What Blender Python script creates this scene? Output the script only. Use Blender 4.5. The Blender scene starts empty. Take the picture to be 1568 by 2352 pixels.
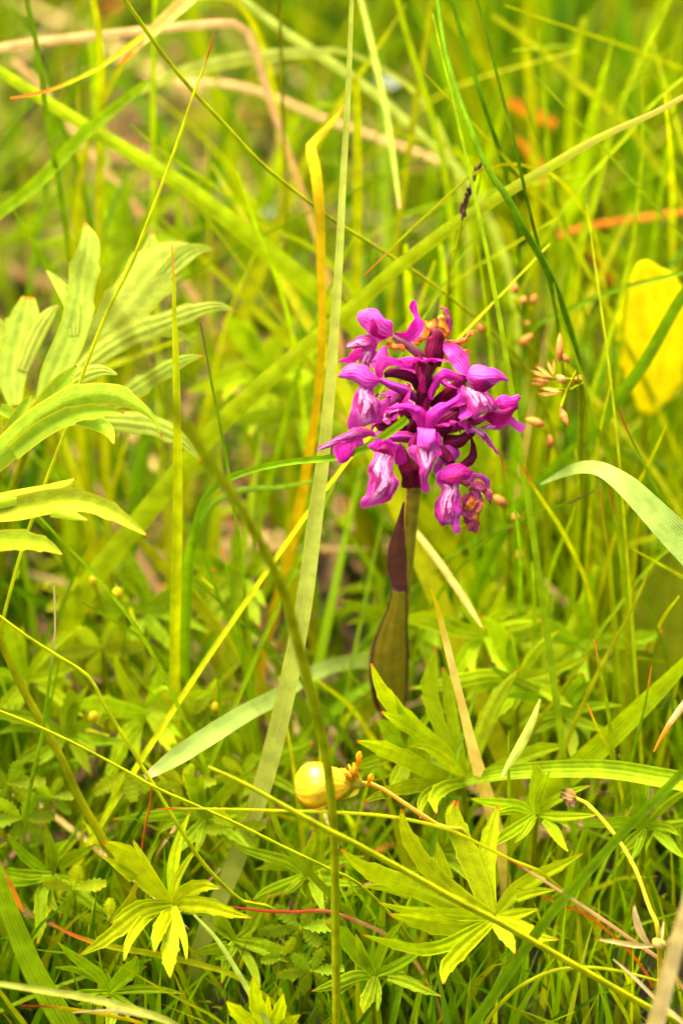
import bpy, math, random
import numpy as np
from mathutils import Vector, noise as mnoise

# ------------------------------------------------------------------ camera, sky, sun, exposure
sc = bpy.context.scene
PITCH = math.radians(40.0)
D0 = 0.75                       # metres to the plane of focus
FH = 0.22                       # height of the picture at that plane
S = FH / 2352.0                 # metres per traced unit at the plane of focus
CP, SP = math.cos(PITCH), math.sin(PITCH)
FWD = np.array((0.0, CP, -SP)); UPV = np.array((0.0, SP, CP)); RGT = np.array((1.0, 0.0, 0.0))
HEAD = np.array((0.0, 0.0, 0.125))            # middle of the flower spike
CAM = HEAD - FWD * D0 - RGT * (186 * S) - UPV * (226 * S)

cd = bpy.data.cameras.new('camera'); cam = bpy.data.objects.new('camera', cd)
sc.collection.objects.link(cam)
cam.location = CAM; cam.rotation_euler = (math.pi / 2 - PITCH, 0, 0)
cd.sensor_fit = 'VERTICAL'; cd.sensor_height = 36.0; cd.lens = 36.0 * D0 / FH
cd.clip_start = 0.01; cd.clip_end = 1000.0
cd.dof.use_dof = True; cd.dof.focus_distance = D0 + 0.002
cd.dof.aperture_fstop = cd.lens / 18.0        # an 18 mm wide iris
sc.camera = cam

world = bpy.data.worlds.new('World'); sc.world = world; world.use_nodes = True
wn = world.node_tree.nodes; bgn = wn['Background']
sky = wn.new('ShaderNodeTexSky'); sky.sky_type = 'NISHITA'; sky.sun_disc = False
SUN_EL, SUN_AZ = math.radians(58), math.radians(-35)      # azimuth from +Y towards +X
sky.sun_elevation = SUN_EL; sky.sun_rotation = SUN_AZ
sky.air_density = 0.6; sky.dust_density = 9.0; sky.ozone_density = 0.0
world.node_tree.links.new(sky.outputs[0], bgn.inputs[0]); bgn.inputs[1].default_value = 0.15
sl = bpy.data.lights.new('sun', 'SUN'); sun = bpy.data.objects.new('sun', sl)
sc.collection.objects.link(sun)
sl.energy = 1.0; sl.angle = math.radians(45); sl.color = (1.0, 0.91, 0.72)
sd = Vector((math.sin(SUN_AZ) * math.cos(SUN_EL), math.cos(SUN_AZ) * math.cos(SUN_EL), math.sin(SUN_EL)))
sun.rotation_euler = sd.to_track_quat('Z', 'Y').to_euler(); sun.location = sd * 3

sc.view_settings.view_transform = 'Standard'; sc.view_settings.look = 'None'
sc.view_settings.gamma = 1.0; sc.view_settings.use_curve_mapping = False
sc.view_settings.exposure = 2.55
sc.cycles.use_denoising = True
sc.cycles.max_bounces = 12; sc.cycles.diffuse_bounces = 6; sc.cycles.transmission_bounces = 6
sc.cycles.caustics_reflective = False; sc.cycles.caustics_refractive = False

rng = random.Random(7); nrg = np.random.default_rng(11)
COL = sc.collection

# ------------------------------------------------------------------ helpers: space
def P(u, v, d=0.0):
    """a place at u,v across the plane of focus, d metres beyond it"""
    k = (D0 + d) / D0
    return CAM + FWD * (D0 + d) + RGT * ((u - 784) * S * k) + UPV * ((1176 - v) * S * k)

def PF(x, y, d=0.0):
    """flower-spike tracing: fine units of 0.0315 mm, d towards the viewer"""
    return P(700.5 + 0.33687 * x, 666.0 + 0.33687 * y, -d * 0.33687 * S)

def project(q):
    r = q - CAM; z = r @ FWD
    return 784 + (r @ RGT) / z * D0 / S, 1176 - (r @ UPV) / z * D0 / S, z - D0

def smooth(a, n):
    """Catmull-Rom through rows of a, n rows out, evenly spaced in length of first 3 columns"""
    a = np.asarray(a, float)
    if len(a) == 2:
        t = np.linspace(0, 1, n)[:, None]; return a[0] * (1 - t) + a[1] * t
    p = np.vstack([2 * a[0] - a[1], a, 2 * a[-1] - a[-2]]); out = []
    m = 8
    for i in range(len(a) - 1):
        p0, p1, p2, p3 = p[i:i + 4]
        for k in range(m):
            t = k / m
            out.append(0.5 * (2 * p1 + (p2 - p0) * t + (2 * p0 - 5 * p1 + 4 * p2 - p3) * t * t + (3 * p1 - p0 - 3 * p2 + p3) * t ** 3))
    out.append(a[-1]); out = np.array(out)
    L = np.r_[0, np.cumsum(np.linalg.norm(np.diff(out[:, :3], axis=0), axis=1))]
    tt = np.linspace(0, L[-1], n)
    return np.stack([np.interp(tt, L, out[:, j]) for j in range(out.shape[1])], 1)

def spread(vals, n):
    vals = np.atleast_1d(np.asarray(vals, float))
    if len(vals) == 1: return np.full(n, vals[0])
    return np.interp(np.linspace(0, 1, n), np.linspace(0, 1, len(vals)), vals)

def unit(v): return v / (np.linalg.norm(v, axis=-1, keepdims=True) + 1e-12)

# ------------------------------------------------------------------ helpers: meshes
def grid_faces(n, m, off=0):
    i = np.arange(n - 1)[:, None] * m + np.arange(m - 1)[None, :] + off
    return np.stack([i, i + 1, i + m + 1, i + m], -1).reshape(-1, 4)

class MB:
    def __init__(s): s.v = []; s.f = []; s.uv = []; s.n = 0
    def grid(s, G, uv):
        n, m = G.shape[:2]
        s.v.append(G.reshape(-1, 3)); s.uv.append(uv.reshape(-1, 2)); s.f.append(grid_faces(n, m, s.n)); s.n += n * m
        return s
    def ribbon(s, pts, w, roll=0.0, fold=0.25, cols=5, twist=0.0, face=None):
        T = unit(np.gradient(pts, axis=0)); n = len(pts)
        V = -FWD if face is None else unit(np.asarray(face, float))
        A = np.cross(T, V); bad = np.linalg.norm(A, axis=1) < 0.05; A[bad] = RGT; A = unit(A)
        N = unit(np.cross(A, T)); N *= np.sign((N @ V))[:, None] + (np.abs(N @ V)[:, None] < 1e-9)
        r = roll + twist * np.linspace(-.5, .5, n); c, q = np.cos(r)[:, None], np.sin(r)[:, None]
        A, N = A * c + N * q, N * c - A * q
        t = np.linspace(-1, 1, cols)
        G = pts[:, None, :] + A[:, None, :] * (t[None, :, None] * w[:, None, None] / 2) + N[:, None, :] * ((np.abs(t) - .5)[None, :, None] * fold * w[:, None, None] / 2)
        uv = np.stack(np.broadcast_arrays(np.linspace(0, 1, n)[:, None], (t[None, :] + 1) / 2), -1)
        return s.grid(G, uv)
    def tube(s, pts, r, sides=8, squash=1.0):
        T = unit(np.gradient(pts, axis=0)); n = len(pts)
        ref = np.array((.31, .87, .37)); A = unit(np.cross(T, ref)); B = np.cross(T, A)
        a = np.linspace(0, 2 * math.pi, sides + 1)
        G = pts[:, None, :] + r[:, None, None] * (np.cos(a)[None, :, None] * A[:, None, :] + squash * np.sin(a)[None, :, None] * B[:, None, :])
        uv = np.stack(np.broadcast_arrays(np.linspace(0, 1, n)[:, None], a[None, :] / (2 * math.pi)), -1)
        return s.grid(G, uv)
    def build(s, name, mat, parent=None, origin=None, thick=0.0):
        v = np.vstack(s.v); f = np.vstack(s.f); uv = np.vstack(s.uv)
        o0 = np.array(parent['_o']) if parent is not None else (np.zeros(3) if origin is None else np.asarray(origin, float))
        me = bpy.data.meshes.new(name)
        me.vertices.add(len(v)); me.vertices.foreach_set('co', (v - o0).astype(np.float32).ravel())
        me.loops.add(f.size); me.loops.foreach_set('vertex_index', f.ravel().astype(np.int32))
        me.polygons.add(len(f)); me.polygons.foreach_set('loop_start', (np.arange(len(f)) * 4).astype(np.int32))
        me.polygons.foreach_set('use_smooth', np.ones(len(f), bool))
        lay = me.uv_layers.new(name='UVMap'); lay.data.foreach_set('uv', uv[f.ravel()].astype(np.float32).ravel())
        me.update(calc_edges=True); me.validate()
        me.materials.append(mat)
        o = bpy.data.objects.new(name, me); COL.objects.link(o)
        if parent is not None: o.parent = parent
        else: o.location = o0
        o['_o'] = [float(x) for x in o0]
        if thick:
            md = o.modifiers.new('thickness', 'SOLIDIFY'); md.thickness = thick; md.offset = 0
        return o

def tag(o, label, cat, group=None, kind=None):
    if label: o['label'] = label
    if cat: o['category'] = cat
    if group: o['group'] = group
    if kind: o['kind'] = kind
    return o

def thing(name, label, cat, loc, group=None):
    o = bpy.data.objects.new(name, None); COL.objects.link(o); o.empty_display_size = 0.01
    o.location = loc; o['_o'] = [float(x) for x in loc]
    return tag(o, label, cat, group)

# ------------------------------------------------------------------ helpers: materials
MC = {}
def plant(base, tip=None, tipat=0.10, edge=None, stripes=0.0, nst=9, mott=0.25, rough=0.6, tl=0.35, tlcol=None, var=0.18, spec=0.06, bump=0.0, blotch=None, nscale=260.0, root=None, rim=0.09):
    """procedural plant tissue: pigment along and across the piece, mottling, veins, light coming through"""
    key = (base, tip, tipat, edge, stripes, nst, mott, rough, tl, tlcol, var, spec, bump, blotch, nscale, root, rim)
    if key in MC: return MC[key]
    m = bpy.data.materials.new('plant_tissue'); m.use_nodes = True; nt = m.node_tree; N = nt.nodes; L = nt.links
    for n in list(N): N.remove(n)
    def new(t, **k):
        n = N.new(t)
        for a, b in k.items(): setattr(n, a, b)
        return n
    def mix(fac, a, b, bt='MIX'):
        n = new('ShaderNodeMix', data_type='RGBA', blend_type=bt)
        for s_, x in ((0, fac), (6, a), (7, b)):
            if hasattr(x, 'links'): L.new(x, n.inputs[s_])
            else: n.inputs[s_].default_value = x if s_ == 0 else (*x, 1)
        return n.outputs[2]
    def math_(op, a, b=0.0, c=0.0):
        n = new('ShaderNodeMath', operation=op)
        for i, x in enumerate((a, b, c)):
            if hasattr(x, 'links'): L.new(x, n.inputs[i])
            else: n.inputs[i].default_value = x
        return n.outputs[0]
    def step(x, lo, hi):
        n = new('ShaderNodeMapRange', interpolation_type='SMOOTHSTEP')
        L.new(x, n.inputs[0]); n.inputs[1].default_value = lo; n.inputs[2].default_value = hi
        return n.outputs[0]
    uv = new('ShaderNodeUVMap', uv_map='UVMap'); sep = new('ShaderNodeSeparateXYZ'); L.new(uv.outputs[0], sep.inputs[0])
    al, ac = sep.outputs[0], sep.outputs[1]
    tc = new('ShaderNodeTexCoord'); ns = new('ShaderNodeTexNoise'); ns.inputs['Scale'].default_value = nscale; ns.inputs['Detail'].default_value = 4
    L.new(tc.outputs['Object'], ns.inputs['Vector'])
    nf = step(ns.outputs[0], .3, .7)
    dark = tuple(c * (1 - mott) for c in base); lite = tuple(min(1, c * (1 + mott)) for c in base)
    col = mix(nf, dark, lite)
    if root:
        col = mix(step(al, .45, 1.0), col, root)
    if stripes:
        w = math_('SINE', math_('MULTIPLY', ac, nst * 2 * math.pi)); sf = math_('MULTIPLY_ADD', w, stripes * .5, stripes * .5)
        col = mix(sf, col, tuple(min(1, c * 1.6) for c in base))
        mid = math_('SUBTRACT', 1.0, step(math_('ABSOLUTE', math_('SUBTRACT', ac, .5)), 0.0, .07))
        col = mix(math_('MULTIPLY', mid, .35), col, tuple(min(1, c * 1.4) for c in base))
    if blotch:
        n2 = new('ShaderNodeTexNoise'); n2.inputs['Scale'].default_value = 120; n2.inputs['Detail'].default_value = 3
        L.new(tc.outputs['Object'], n2.inputs['Vector']); col = mix(step(n2.outputs[0], .56, .64), col, blotch)
    if edge:
        e = step(math_('ABSOLUTE', math_('SUBTRACT', ac, .5)), .5 - rim, .5 - rim * .35); col = mix(e, col, edge)
    if tip:
        j = math_('MULTIPLY_ADD', ns.outputs[0], tipat * .8, -tipat * .4)
        col = mix(step(math_('ADD', al, j), tipat * 1.5, tipat * .5), col, tip)
    if var:
        oi = new('ShaderNodeObjectInfo'); hs = new('ShaderNodeHueSaturation')
        L.new(math_('MULTIPLY_ADD', oi.outputs['Random'], .020, .482), hs.inputs['Hue'])
        L.new(math_('MULTIPLY_ADD', oi.outputs['Random'], var * 2, 1 - var), hs.inputs['Value'])
        L.new(col, hs.inputs['Color']); col = hs.outputs[0]
    b = new('ShaderNodeBsdfPrincipled'); b.inputs['Roughness'].default_value = rough; b.inputs['Specular IOR Level'].default_value = spec
    L.new(col, b.inputs['Base Color'])
    t = new('ShaderNodeBsdfTranslucent'); k = tlcol or (1.15, 1.1, .6)
    L.new(mix(1.0, col, k, 'MULTIPLY'), t.inputs[0])
    if bump:
        bn = new('ShaderNodeBump'); bn.inputs['Strength'].default_value = bump; bn.inputs['Distance'].default_value = .0004
        n3 = new('ShaderNodeTexNoise'); n3.inputs['Scale'].default_value = nscale * 4; L.new(tc.outputs['Object'], n3.inputs['Vector'])
        h = n3.outputs[0]
        if stripes: h = math_('ADD', h, math_('MULTIPLY', w, .5))
        L.new(h, bn.inputs['Height']); L.new(bn.outputs[0], b.inputs['Normal']); L.new(bn.outputs[0], t.inputs['Normal'])
    ms = new('ShaderNodeMixShader'); ms.inputs[0].default_value = tl
    L.new(b.outputs[0], ms.inputs[1]); L.new(t.outputs[0], ms.inputs[2])
    out = new('ShaderNodeOutputMaterial'); L.new(ms.outputs[0], out.inputs[0])
    MC[key] = m; return m

# pigments (linear)
C = dict(bright=(.19, .30, .0006), lime=(.30, .34, .0006), vivid=(.29, .42, .0006), yellow=(.50, .38, .001), mid=(.11, .22, .0006), dark=(.055, .135, .001),
         pale=(.35, .42, .05), grey=(.22, .31, .05), olive=(.26, .28, .001), straw=(.60, .43, .085), pink=(.56, .35, .11),
         orange=(.58, .20, .012), brown=(.13, .07, .03), cream=(.52, .41, .16), red=(.32, .07, .01), leaf=(.26, .36, .001),
         leafy=(.32, .41, .0006), gold=(.55, .44, .01), wheat=(.62, .55, .08))
def blade_mat(base, tip=None, tipat=.10, st=.25, nst=6, **k):
    return plant(C[base], C[tip] if tip else None, tipat, stripes=st, nst=nst, bump=.25, **k)

# ------------------------------------------------------------------ helpers: grass blades traced as real ribbons rooted in the ground
def trace(pts, d):
    dd = spread(np.asarray(d, float) / 1000.0, len(pts))
    q = []
    for (u, v), e in zip(pts, dd):
        p = P(u, v, e)
        while p[2] < 0.004 and e > -.2: e -= .003; p = P(u, v, e)
        q.append(p)
    return np.array(q)

def rooted(q, w, root=True):
    """add a tip beyond the frame and a lower end that reaches the soil"""
    q = list(q); w = list(w)
    u, v, _ = project(q[0])
    if not (0 <= u <= 1568 and 0 <= v <= 2352):
        t = unit(q[0] - q[1])
        q = [q[0] + t * .05 + np.array((0, .004, -.006)), q[0] + t * .02] + q; w = [w[0] * .15, w[0] * .8] + w
    if root:
        t = unit(q[-1] - q[-2]); p = q[-1]; w0 = w[-1]
        for i in range(60):
            t = unit(t * .8 + np.array((0, 0.02, -1.0)) * .35); p = p + t * .009
            if i % 2 == 1 or p[2] < .0: q.append(p); w.append(max(w0 * .6, w0 * (1 - .02 * i)))
            if p[2] < -.004: break
    return np.array(q), np.array(w)

def blade(mat, pts, d, w, label, kind='flat', name='grass_shoot', cat='grass shoot', group=None, root=True, fold=.3, roll=None, twist=0.0, n=None, parent=None):
    q = trace(pts, d); k = S * (D0 + spread(np.asarray(d, float) / 1000, len(pts))) / D0
    ww = spread(w, len(pts)) * k
    q, ww = rooted(q, ww, root)
    a = smooth(np.c_[q, ww], n or max(12, 4 * len(q)))
    roll = rng.uniform(-.35, .35) if roll is None else roll
    mb = MB()
    if kind == 'flat': mb.ribbon(a[:, :3], np.maximum(a[:, 3], 2e-4) / math.cos(roll), roll, fold * rng.choice((-1, 1)), 5, twist)
    else: mb.tube(a[:, :3], np.maximum(a[:, 3], 2e-4) / 2, 8)
    org = a[-1, :3].copy() if root else a[:, :3].mean(0)
    o = mb.build(name, mat, parent, org)
    if parent is None: tag(o, label, cat, group)
    return o

# ------------------------------------------------------------------ the setting: soil, meadow grass, litter, low leaves
def soil_material():
    m = bpy.data.materials.new('soil'); m.use_nodes = True; nt = m.node_tree; b = nt.nodes['Principled BSDF']; L = nt.links
    tc = nt.nodes.new('ShaderNodeTexCoord'); n1 = nt.nodes.new('ShaderNodeTexNoise'); n1.inputs['Scale'].default_value = 60; n1.inputs['Detail'].default_value = 8
    r = nt.nodes.new('ShaderNodeValToRGB'); e = r.color_ramp.elements
    e[0].position = .3; e[0].color = (.018, .012, .006, 1); e[1].position = .72; e[1].color = (.10, .08, .02, 1)
    x = r.color_ramp.elements.new(.55); x.color = (.05, .033, .013, 1)
    L.new(tc.outputs['Object'], n1.inputs['Vector']); L.new(n1.outputs[0], r.inputs[0]); L.new(r.outputs[0], b.inputs['Base Color'])
    b.inputs['Roughness'].default_value = .9
    bp = nt.nodes.new('ShaderNodeBump'); bp.inputs['Distance'].default_value = .004; L.new(n1.outputs[0], bp.inputs['Height']); L.new(bp.outputs[0], b.inputs['Normal'])
    return m

xs = np.unique(np.concatenate([np.linspace(-.6, .6, 70), [-300, -60, -12, -4, -2, -1.2, 1.2, 2, 4, 12, 60, 300]]))
ys = np.unique(np.concatenate([np.linspace(-.5, 1.1, 80), [-300, -60, -12, -4, -2, -1, 1.6, 2.5, 5, 12, 60, 300]]))
X, Y = np.meshgrid(xs, ys, indexing='ij')
Z = np.array([[mnoise.noise((x * 9, y * 9, 0)) * .005 + mnoise.noise((x * 40, y * 40, 3)) * .002 - .006 for y in ys] for x in xs])
mb = MB().grid(np.stack([X, Y, Z], -1), np.stack([X, Y], -1))
tag(mb.build('ground', soil_material()), 'brown soil and leaf mould under the meadow', 'ground', kind='structure')

def tint_material(rough=.6, tl=.42):
    m = bpy.data.materials.new('meadow_tissue'); m.use_nodes = True; nt = m.node_tree; N = nt.nodes; L = nt.links; b = N['Principled BSDF']
    at = N.new('ShaderNodeAttribute'); at.attribute_name = 'tint'
    b.inputs['Roughness'].default_value = rough; b.inputs['Specular IOR Level'].default_value = .05
    L.new(at.outputs['Color'], b.inputs['Base Color'])
    t = N.new('ShaderNodeBsdfTranslucent'); mx = N.new('ShaderNodeMix'); mx.data_type = 'RGBA'; mx.blend_type = 'MULTIPLY'; mx.inputs[0].default_value = 1
    mx.inputs[7].default_value = (1.3, 1.3, .3, 1); L.new(at.outputs['Color'], mx.inputs[6]); L.new(mx.outputs[2], t.inputs[0])
    ms = N.new('ShaderNodeMixShader'); ms.inputs[0].default_value = tl; L.new(b.outputs[0], ms.inputs[1]); L.new(t.outputs[0], ms.inputs[2])
    L.new(ms.outputs[0], N['Material Output'].inputs[0]); return m
TINT = tint_material(); TINT_DRY = tint_material(.7, .2)

def proj_many(q):
    r = q - CAM; z = r @ FWD
    return 784 + (r @ RGT) / z * D0 / S, 1176 - (r @ UPV) / z * D0 / S, z - D0

def mass(name, roots, hgt, wid, az, lean, curl, tints, mat, nseg, cols, keep_mm, label, cat, gap=True, droop=0.0):
    """very many blades as one uncountable mass; blades that would stand between the lens and the plane of focus are left out"""
    n = len(roots); s = np.linspace(0, 1, nseg + 1)
    dirv = np.stack([np.cos(az), np.sin(az), np.zeros(n)], 1)
    ang = lean[:, None] + curl[:, None] * s[None, :] ** 1.5
    st = hgt[:, None] / nseg
    hx = np.cumsum(np.sin(ang) * st, 1) - np.sin(ang[:, :1]) * st; hz = np.cumsum(np.cos(ang) * st, 1) - np.cos(ang[:, :1]) * st
    pts = roots[:, None, :] + dirv[:, None, :] * hx[..., None]; pts[..., 2] += hz; pts[..., 2] -= .006 * (1 - s)[None, :]
    u, v, d = proj_many(pts.reshape(-1, 3)); u = u.reshape(n, -1); v = v.reshape(n, -1); d = d.reshape(n, -1)
    inside = (u > -120) & (u < 1690) & (v > -150) & (v < 2500)
    front = inside & (d < np.maximum(keep_mm, np.interp(v, [0, 700, 1200, 1600, 1950, 2352], [82, 74, 60, 50, 20, -20]) + 14 * np.sin(u * .011 + v * .004)) / 1000.0)
    # clear of the orchid stem and head
    uc = np.interp(v, [700, 1130, 1350, 1600], [990, 950, 925, 890]); dc = (v - 950) * S * .839
    near = (np.abs(u - uc) < np.interp(v, [650, 700, 1180, 1240, 1600, 1700], [0, 260, 260, 70, 70, 0])) & (v > 650) & (v < 1700) & (d < dc + .022)
    ok = ~(front | near).any(1)
    low = (pts[..., 2] < -.02).any(1); ok &= ~low
    pts, wid, az, tints, n = pts[ok], wid[ok], az[ok], tints[ok], int(ok.sum())
    prof = np.interp(s, [0, .25, .6, 1], [.75, 1, .8, .05])
    fa = az + nrg.uniform(-1.2, 1.2, n)
    A = np.stack([-np.sin(fa), np.cos(fa), np.zeros(n)], 1)
    t = np.linspace(-1, 1, cols)
    up = np.stack([np.cos(fa), np.sin(fa), np.full(n, .3)], 1)
    G = pts[:, :, None, :] + (A[:, None, None, :] * t[None, None, :, None] + up[:, None, None, :] * (np.abs(t)[None, None, :, None] * .3)) * (wid[:, None] * prof[None, :])[:, :, None, None] / 2
    m_ = nseg + 1; base = grid_faces(m_, cols); F = (base[None] + (np.arange(n) * m_ * cols)[:, None, None]).reshape(-1, 4)
    V = G.reshape(-1, 3)
    me = bpy.data.meshes.new(name); me.vertices.add(len(V)); me.vertices.foreach_set('co', V.astype(np.float32).ravel())
    me.loops.add(F.size); me.loops.foreach_set('vertex_index', F.ravel().astype(np.int32))
    me.polygons.add(len(F)); me.polygons.foreach_set('loop_start', (np.arange(len(F)) * 4).astype(np.int32)); me.polygons.foreach_set('use_smooth', np.ones(len(F), bool))
    ca = me.attributes.new('tint', 'FLOAT_COLOR', 'POINT')
    cc = np.ones((n, m_, cols, 4)); cc[..., :3] = tints[:, None, None, :]
    ca.data.foreach_set('color', cc.astype(np.float32).ravel())
    me.update(calc_edges=True); me.materials.append(mat)
    o = bpy.data.objects.new(name, me); COL.objects.link(o)
    return tag(o, label, cat, kind='stuff')

def tint_mix(n, cols, wts, var=.25, gain=.78):
    c = np.array([C[x] if isinstance(x, str) else x for x in cols]); i = nrg.choice(len(c), n, p=np.array(wts) / sum(wts))
    return np.clip(gain * c[i] * nrg.uniform(1 - var, 1 + var, (n, 1)) * nrg.uniform(.93, 1.07, (n, 3)), 0, .8)

def scatter(n, x0, x1, y0, y1, tufts=0, sig=.012):
    r = np.zeros((n, 3))
    if tufts:
        c = np.stack([nrg.uniform(x0, x1, tufts), nrg.uniform(y0, y1, tufts)], 1)
        r[:, :2] = c[nrg.integers(0, tufts, n)] + nrg.normal(0, sig, (n, 2))
    else:
        r[:, 0] = nrg.uniform(x0, x1, n); r[:, 1] = nrg.uniform(y0, y1, n)
    return r

def thin_out(r, holes):
    """openings in the sward where the old litter shows"""
    keep = np.ones(len(r), bool)
    for x, y, rx, ry, p in holes:
        keep &= ~((((r[:, 0] - x) / rx) ** 2 + ((r[:, 1] - y) / ry) ** 2 < 1) & (nrg.random(len(r)) < p))
    return r[keep]
HOLES = [(-.075, .24, .095, .22, .5), (.09, .32, .05, .09, .4), (.03, .12, .03, .05, .5), (-.035, .10, .030, .075, .8), (-.09, .27, .05, .08, .7), (-.075, .16, .04, .05, .5), (.0, .03, .02, .03, .6)]

def grass_layer(name, n, box, tufts, h, w, lean, curl, cols, wts, nseg, colsn, keep, label, mat=TINT, sig=.012):
    r = thin_out(scatter(n, *box, tufts, sig), HOLES); m = len(r)
    return mass(name, r, nrg.uniform(*h, m) * nrg.uniform(.75, 1.1, m), nrg.uniform(*w, m), nrg.uniform(0, 2 * math.pi, m), np.abs(nrg.normal(0, lean, m)), nrg.uniform(0, curl, m),
                tint_mix(m, cols, wts), mat, nseg, colsn, keep, label, 'grass')
core = (-.24, .26, -.10, .62)
grass_layer('meadow_grass', 6500, core, 800, (.05, .17), (.0018, .0056), .42, .9, ('bright', 'lime', 'mid', 'dark', 'olive'), (4, 3, 4, 2.6, 1), 7, 3, 12, 'mixed green meadow grass filling the ground around the orchid')
grass_layer('fine_grass', 4000, core, 500, (.04, .15), (.0007, .0014), .34, .9, ('bright', 'lime', 'mid', 'straw'), (4, 4, 3, .7), 6, 2, 3, 'fine thread-like grass between the broader meadow blades')
grass_layer('short_grass', 9000, core, 0, (.012, .05), (.0009, .0026), .45, 1.1, ('bright', 'mid', 'dark', 'lime'), (3, 4, 2, 2), 4, 2, -4, 'short green undergrowth of grass close to the soil')
for i, (bx, cnt) in enumerate((((-1.0, -.24, -.5, 1.4), 11000), ((.26, 1.0, -.5, 1.4), 11000), ((-.24, .26, .62, 1.4), 6000), ((-.24, .26, -.5, -.06), 3000))):
    grass_layer('outer_grass', cnt, bx, cnt // 12, (.05, .18), (.0016, .004), .28, .8, ('bright', 'lime', 'mid', 'dark'), (4, 3, 4, 2), 4, 2, 14,
                ('meadow grass stretching away on the side of the divided leaves', 'meadow grass stretching away on the side of the yellow leaf', 'meadow grass far behind the orchid', 'low grass in front of the orchid')[i], sig=.02)

def litter(n, box, name, label):
    r = scatter(n, *box); r[:, 2] = nrg.uniform(.001, .022, n)
    return mass(name, r, nrg.uniform(.02, .11, n), nrg.uniform(.0014, .0056, n), nrg.uniform(0, 6.283, n), nrg.uniform(1.2, 1.6, n), nrg.uniform(-.25, .3, n),
                tint_mix(n, ((.56, .40, .12), (.50, .30, .12), (.13, .07, .03), (.5, .19, .02), (.26, .17, .06)), (1.3, 1.3, 5, .8, 4), .35), TINT_DRY, 5, 2, 4, label, 'dead grass')
HOLES_KEEP, HOLES = HOLES, []
grass_layer('short_grass', 9000, (-.45, .45, -.5, -.05), 700, (.012, .06), (.0012, .003), .4, 1.0, ('bright', 'mid', 'lime'), (3, 4, 2), 4, 2, -4, 'short trodden grass before the orchid', sig=.012)
HOLES = HOLES_KEEP
r = scatter(2400, .005, .085, -.085, .09, 260, .006); m = len(r)
mass('upright_grass', r, nrg.uniform(.02, .08, m), nrg.uniform(.0007, .0024, m), nrg.uniform(0, 6.283, m), np.abs(nrg.normal(0, .16, m)), nrg.uniform(0, .5, m), tint_mix(m, ('bright', 'lime', 'mid'), (4, 3, 2), .25, 1.15), TINT, 6, 2, 5, 'dense fine upright grass under the dead flower stalk', 'grass')
r = scatter(1500, -.11, .01, -.09, .02, 160, .006); m = len(r)
mass('upright_grass', r, nrg.uniform(.012, .05, m), nrg.uniform(.0008, .0026, m), nrg.uniform(0, 6.283, m), np.abs(nrg.normal(0, .3, m)), nrg.uniform(0, .7, m), tint_mix(m, ('bright', 'lime', 'mid'), (3, 2, 3), .25, 1.0), TINT, 6, 2, 6, 'short grass under the palm shaped leaf and the buttercup', 'grass')
litter(3000, (-.24, .26, 0.0, .62), 'dead_grass_litter', 'tangle of dry straw and brown dead grass on the soil')

def leafmat_small(n, box, name, label, cols, wts, hz, size):
    """low broad leaves: short wide blades held flat"""
    r = scatter(n, *box, n // 6, .012); r[:, 2] = nrg.uniform(*hz, n)
    m = mass(name, r, nrg.uniform(*size, n), nrg.uniform(.002, .0045, n), nrg.uniform(0, 6.283, n), nrg.uniform(.7, 1.4, n), nrg.uniform(0, .8, n),
             tint_mix(n, cols, wts), TINT, 5, 3, 8, label, 'leaves')
    return m
leafmat_small(2600, (-.24, .26, .03, .62), 'low_leaves', 'small low green leaves carpeting the soil under the grass', ('leaf', 'mid', 'leafy', 'dark'), (3, 3, 2, 2), (.004, .035), (.012, .03))

# ------------------------------------------------------------------ single grass blades, stalks and straws
bm = blade_mat
MARKS = [(990, 760, 'the top of the orchid'), (760, 1020, 'the orchid lip over the pale blade'), (1180, 950, 'the orchid flower by the rush capsules'), (1100, 1180, 'the withered orchid flower'), (930, 1300, 'the upper orchid stem'), (890, 1520, 'the lower orchid stem'),
         (1290, 860, 'the open rush capsules'), (1490, 740, 'the big yellow leaf'), (1440, 1120, 'the bent grey green leaf'), (1530, 1420, 'the big olive leaf'), (1060, 1600, 'the straw yellow blade'), (1060, 1800, 'the narrow lobed leaf'), (720, 1800, 'the buttercup'),
         (1130, 2090, 'the yellow green lobed leaf'), (390, 2080, 'the palm shaped leaf'), (1400, 1900, 'the dead flower stalk'), (1500, 2150, 'the papery bracts'), (480, 1690, 'the torn pale leaf'), (240, 1480, 'the budding cinquefoil'), (60, 1860, 'the dark toothed leaves'),
         (200, 640, 'the top lobe of the divided leaf'), (420, 720, 'the spreading lobes of the divided leaf'), (140, 950, 'the sharp dark leaf'), (200, 1160, 'the low pointed leaf'), (404, 1000, 'the straight keeled blade'), (540, 1150, 'the dark needle blade'), (720, 400, 'the bent yellow blade'),
         (560, 60, 'the joint of the bent straw'), (200, 90, 'the level part of the straw'), (640, 300, 'the falling part of the straw'), (370, 120, 'the dark rush stem'), (910, 400, 'the hanging pink ended blade'), (1075, 440, 'the dark sedge spike'), (1215, 260, 'the orange dead leaf'), (1440, 500, 'the orange stalk'),
         (1130, 150, 'the twin dark stems'), (1300, 380, 'the straw coloured blade end'), (890, 190, 'the white scrap'), (625, 490, 'the greyish scrap'), (80, 240, 'the orange tipped blade'), (90, 400, 'the leaning green blade'), (1300, 1760, 'the level bright blade'), (1400, 1650, 'the broad slanting blade'), (640, 920, 'the soft rosette'), (1190, 1480, 'the toothed tuft'), (690, 2150, 'the dark rosette')]
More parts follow.
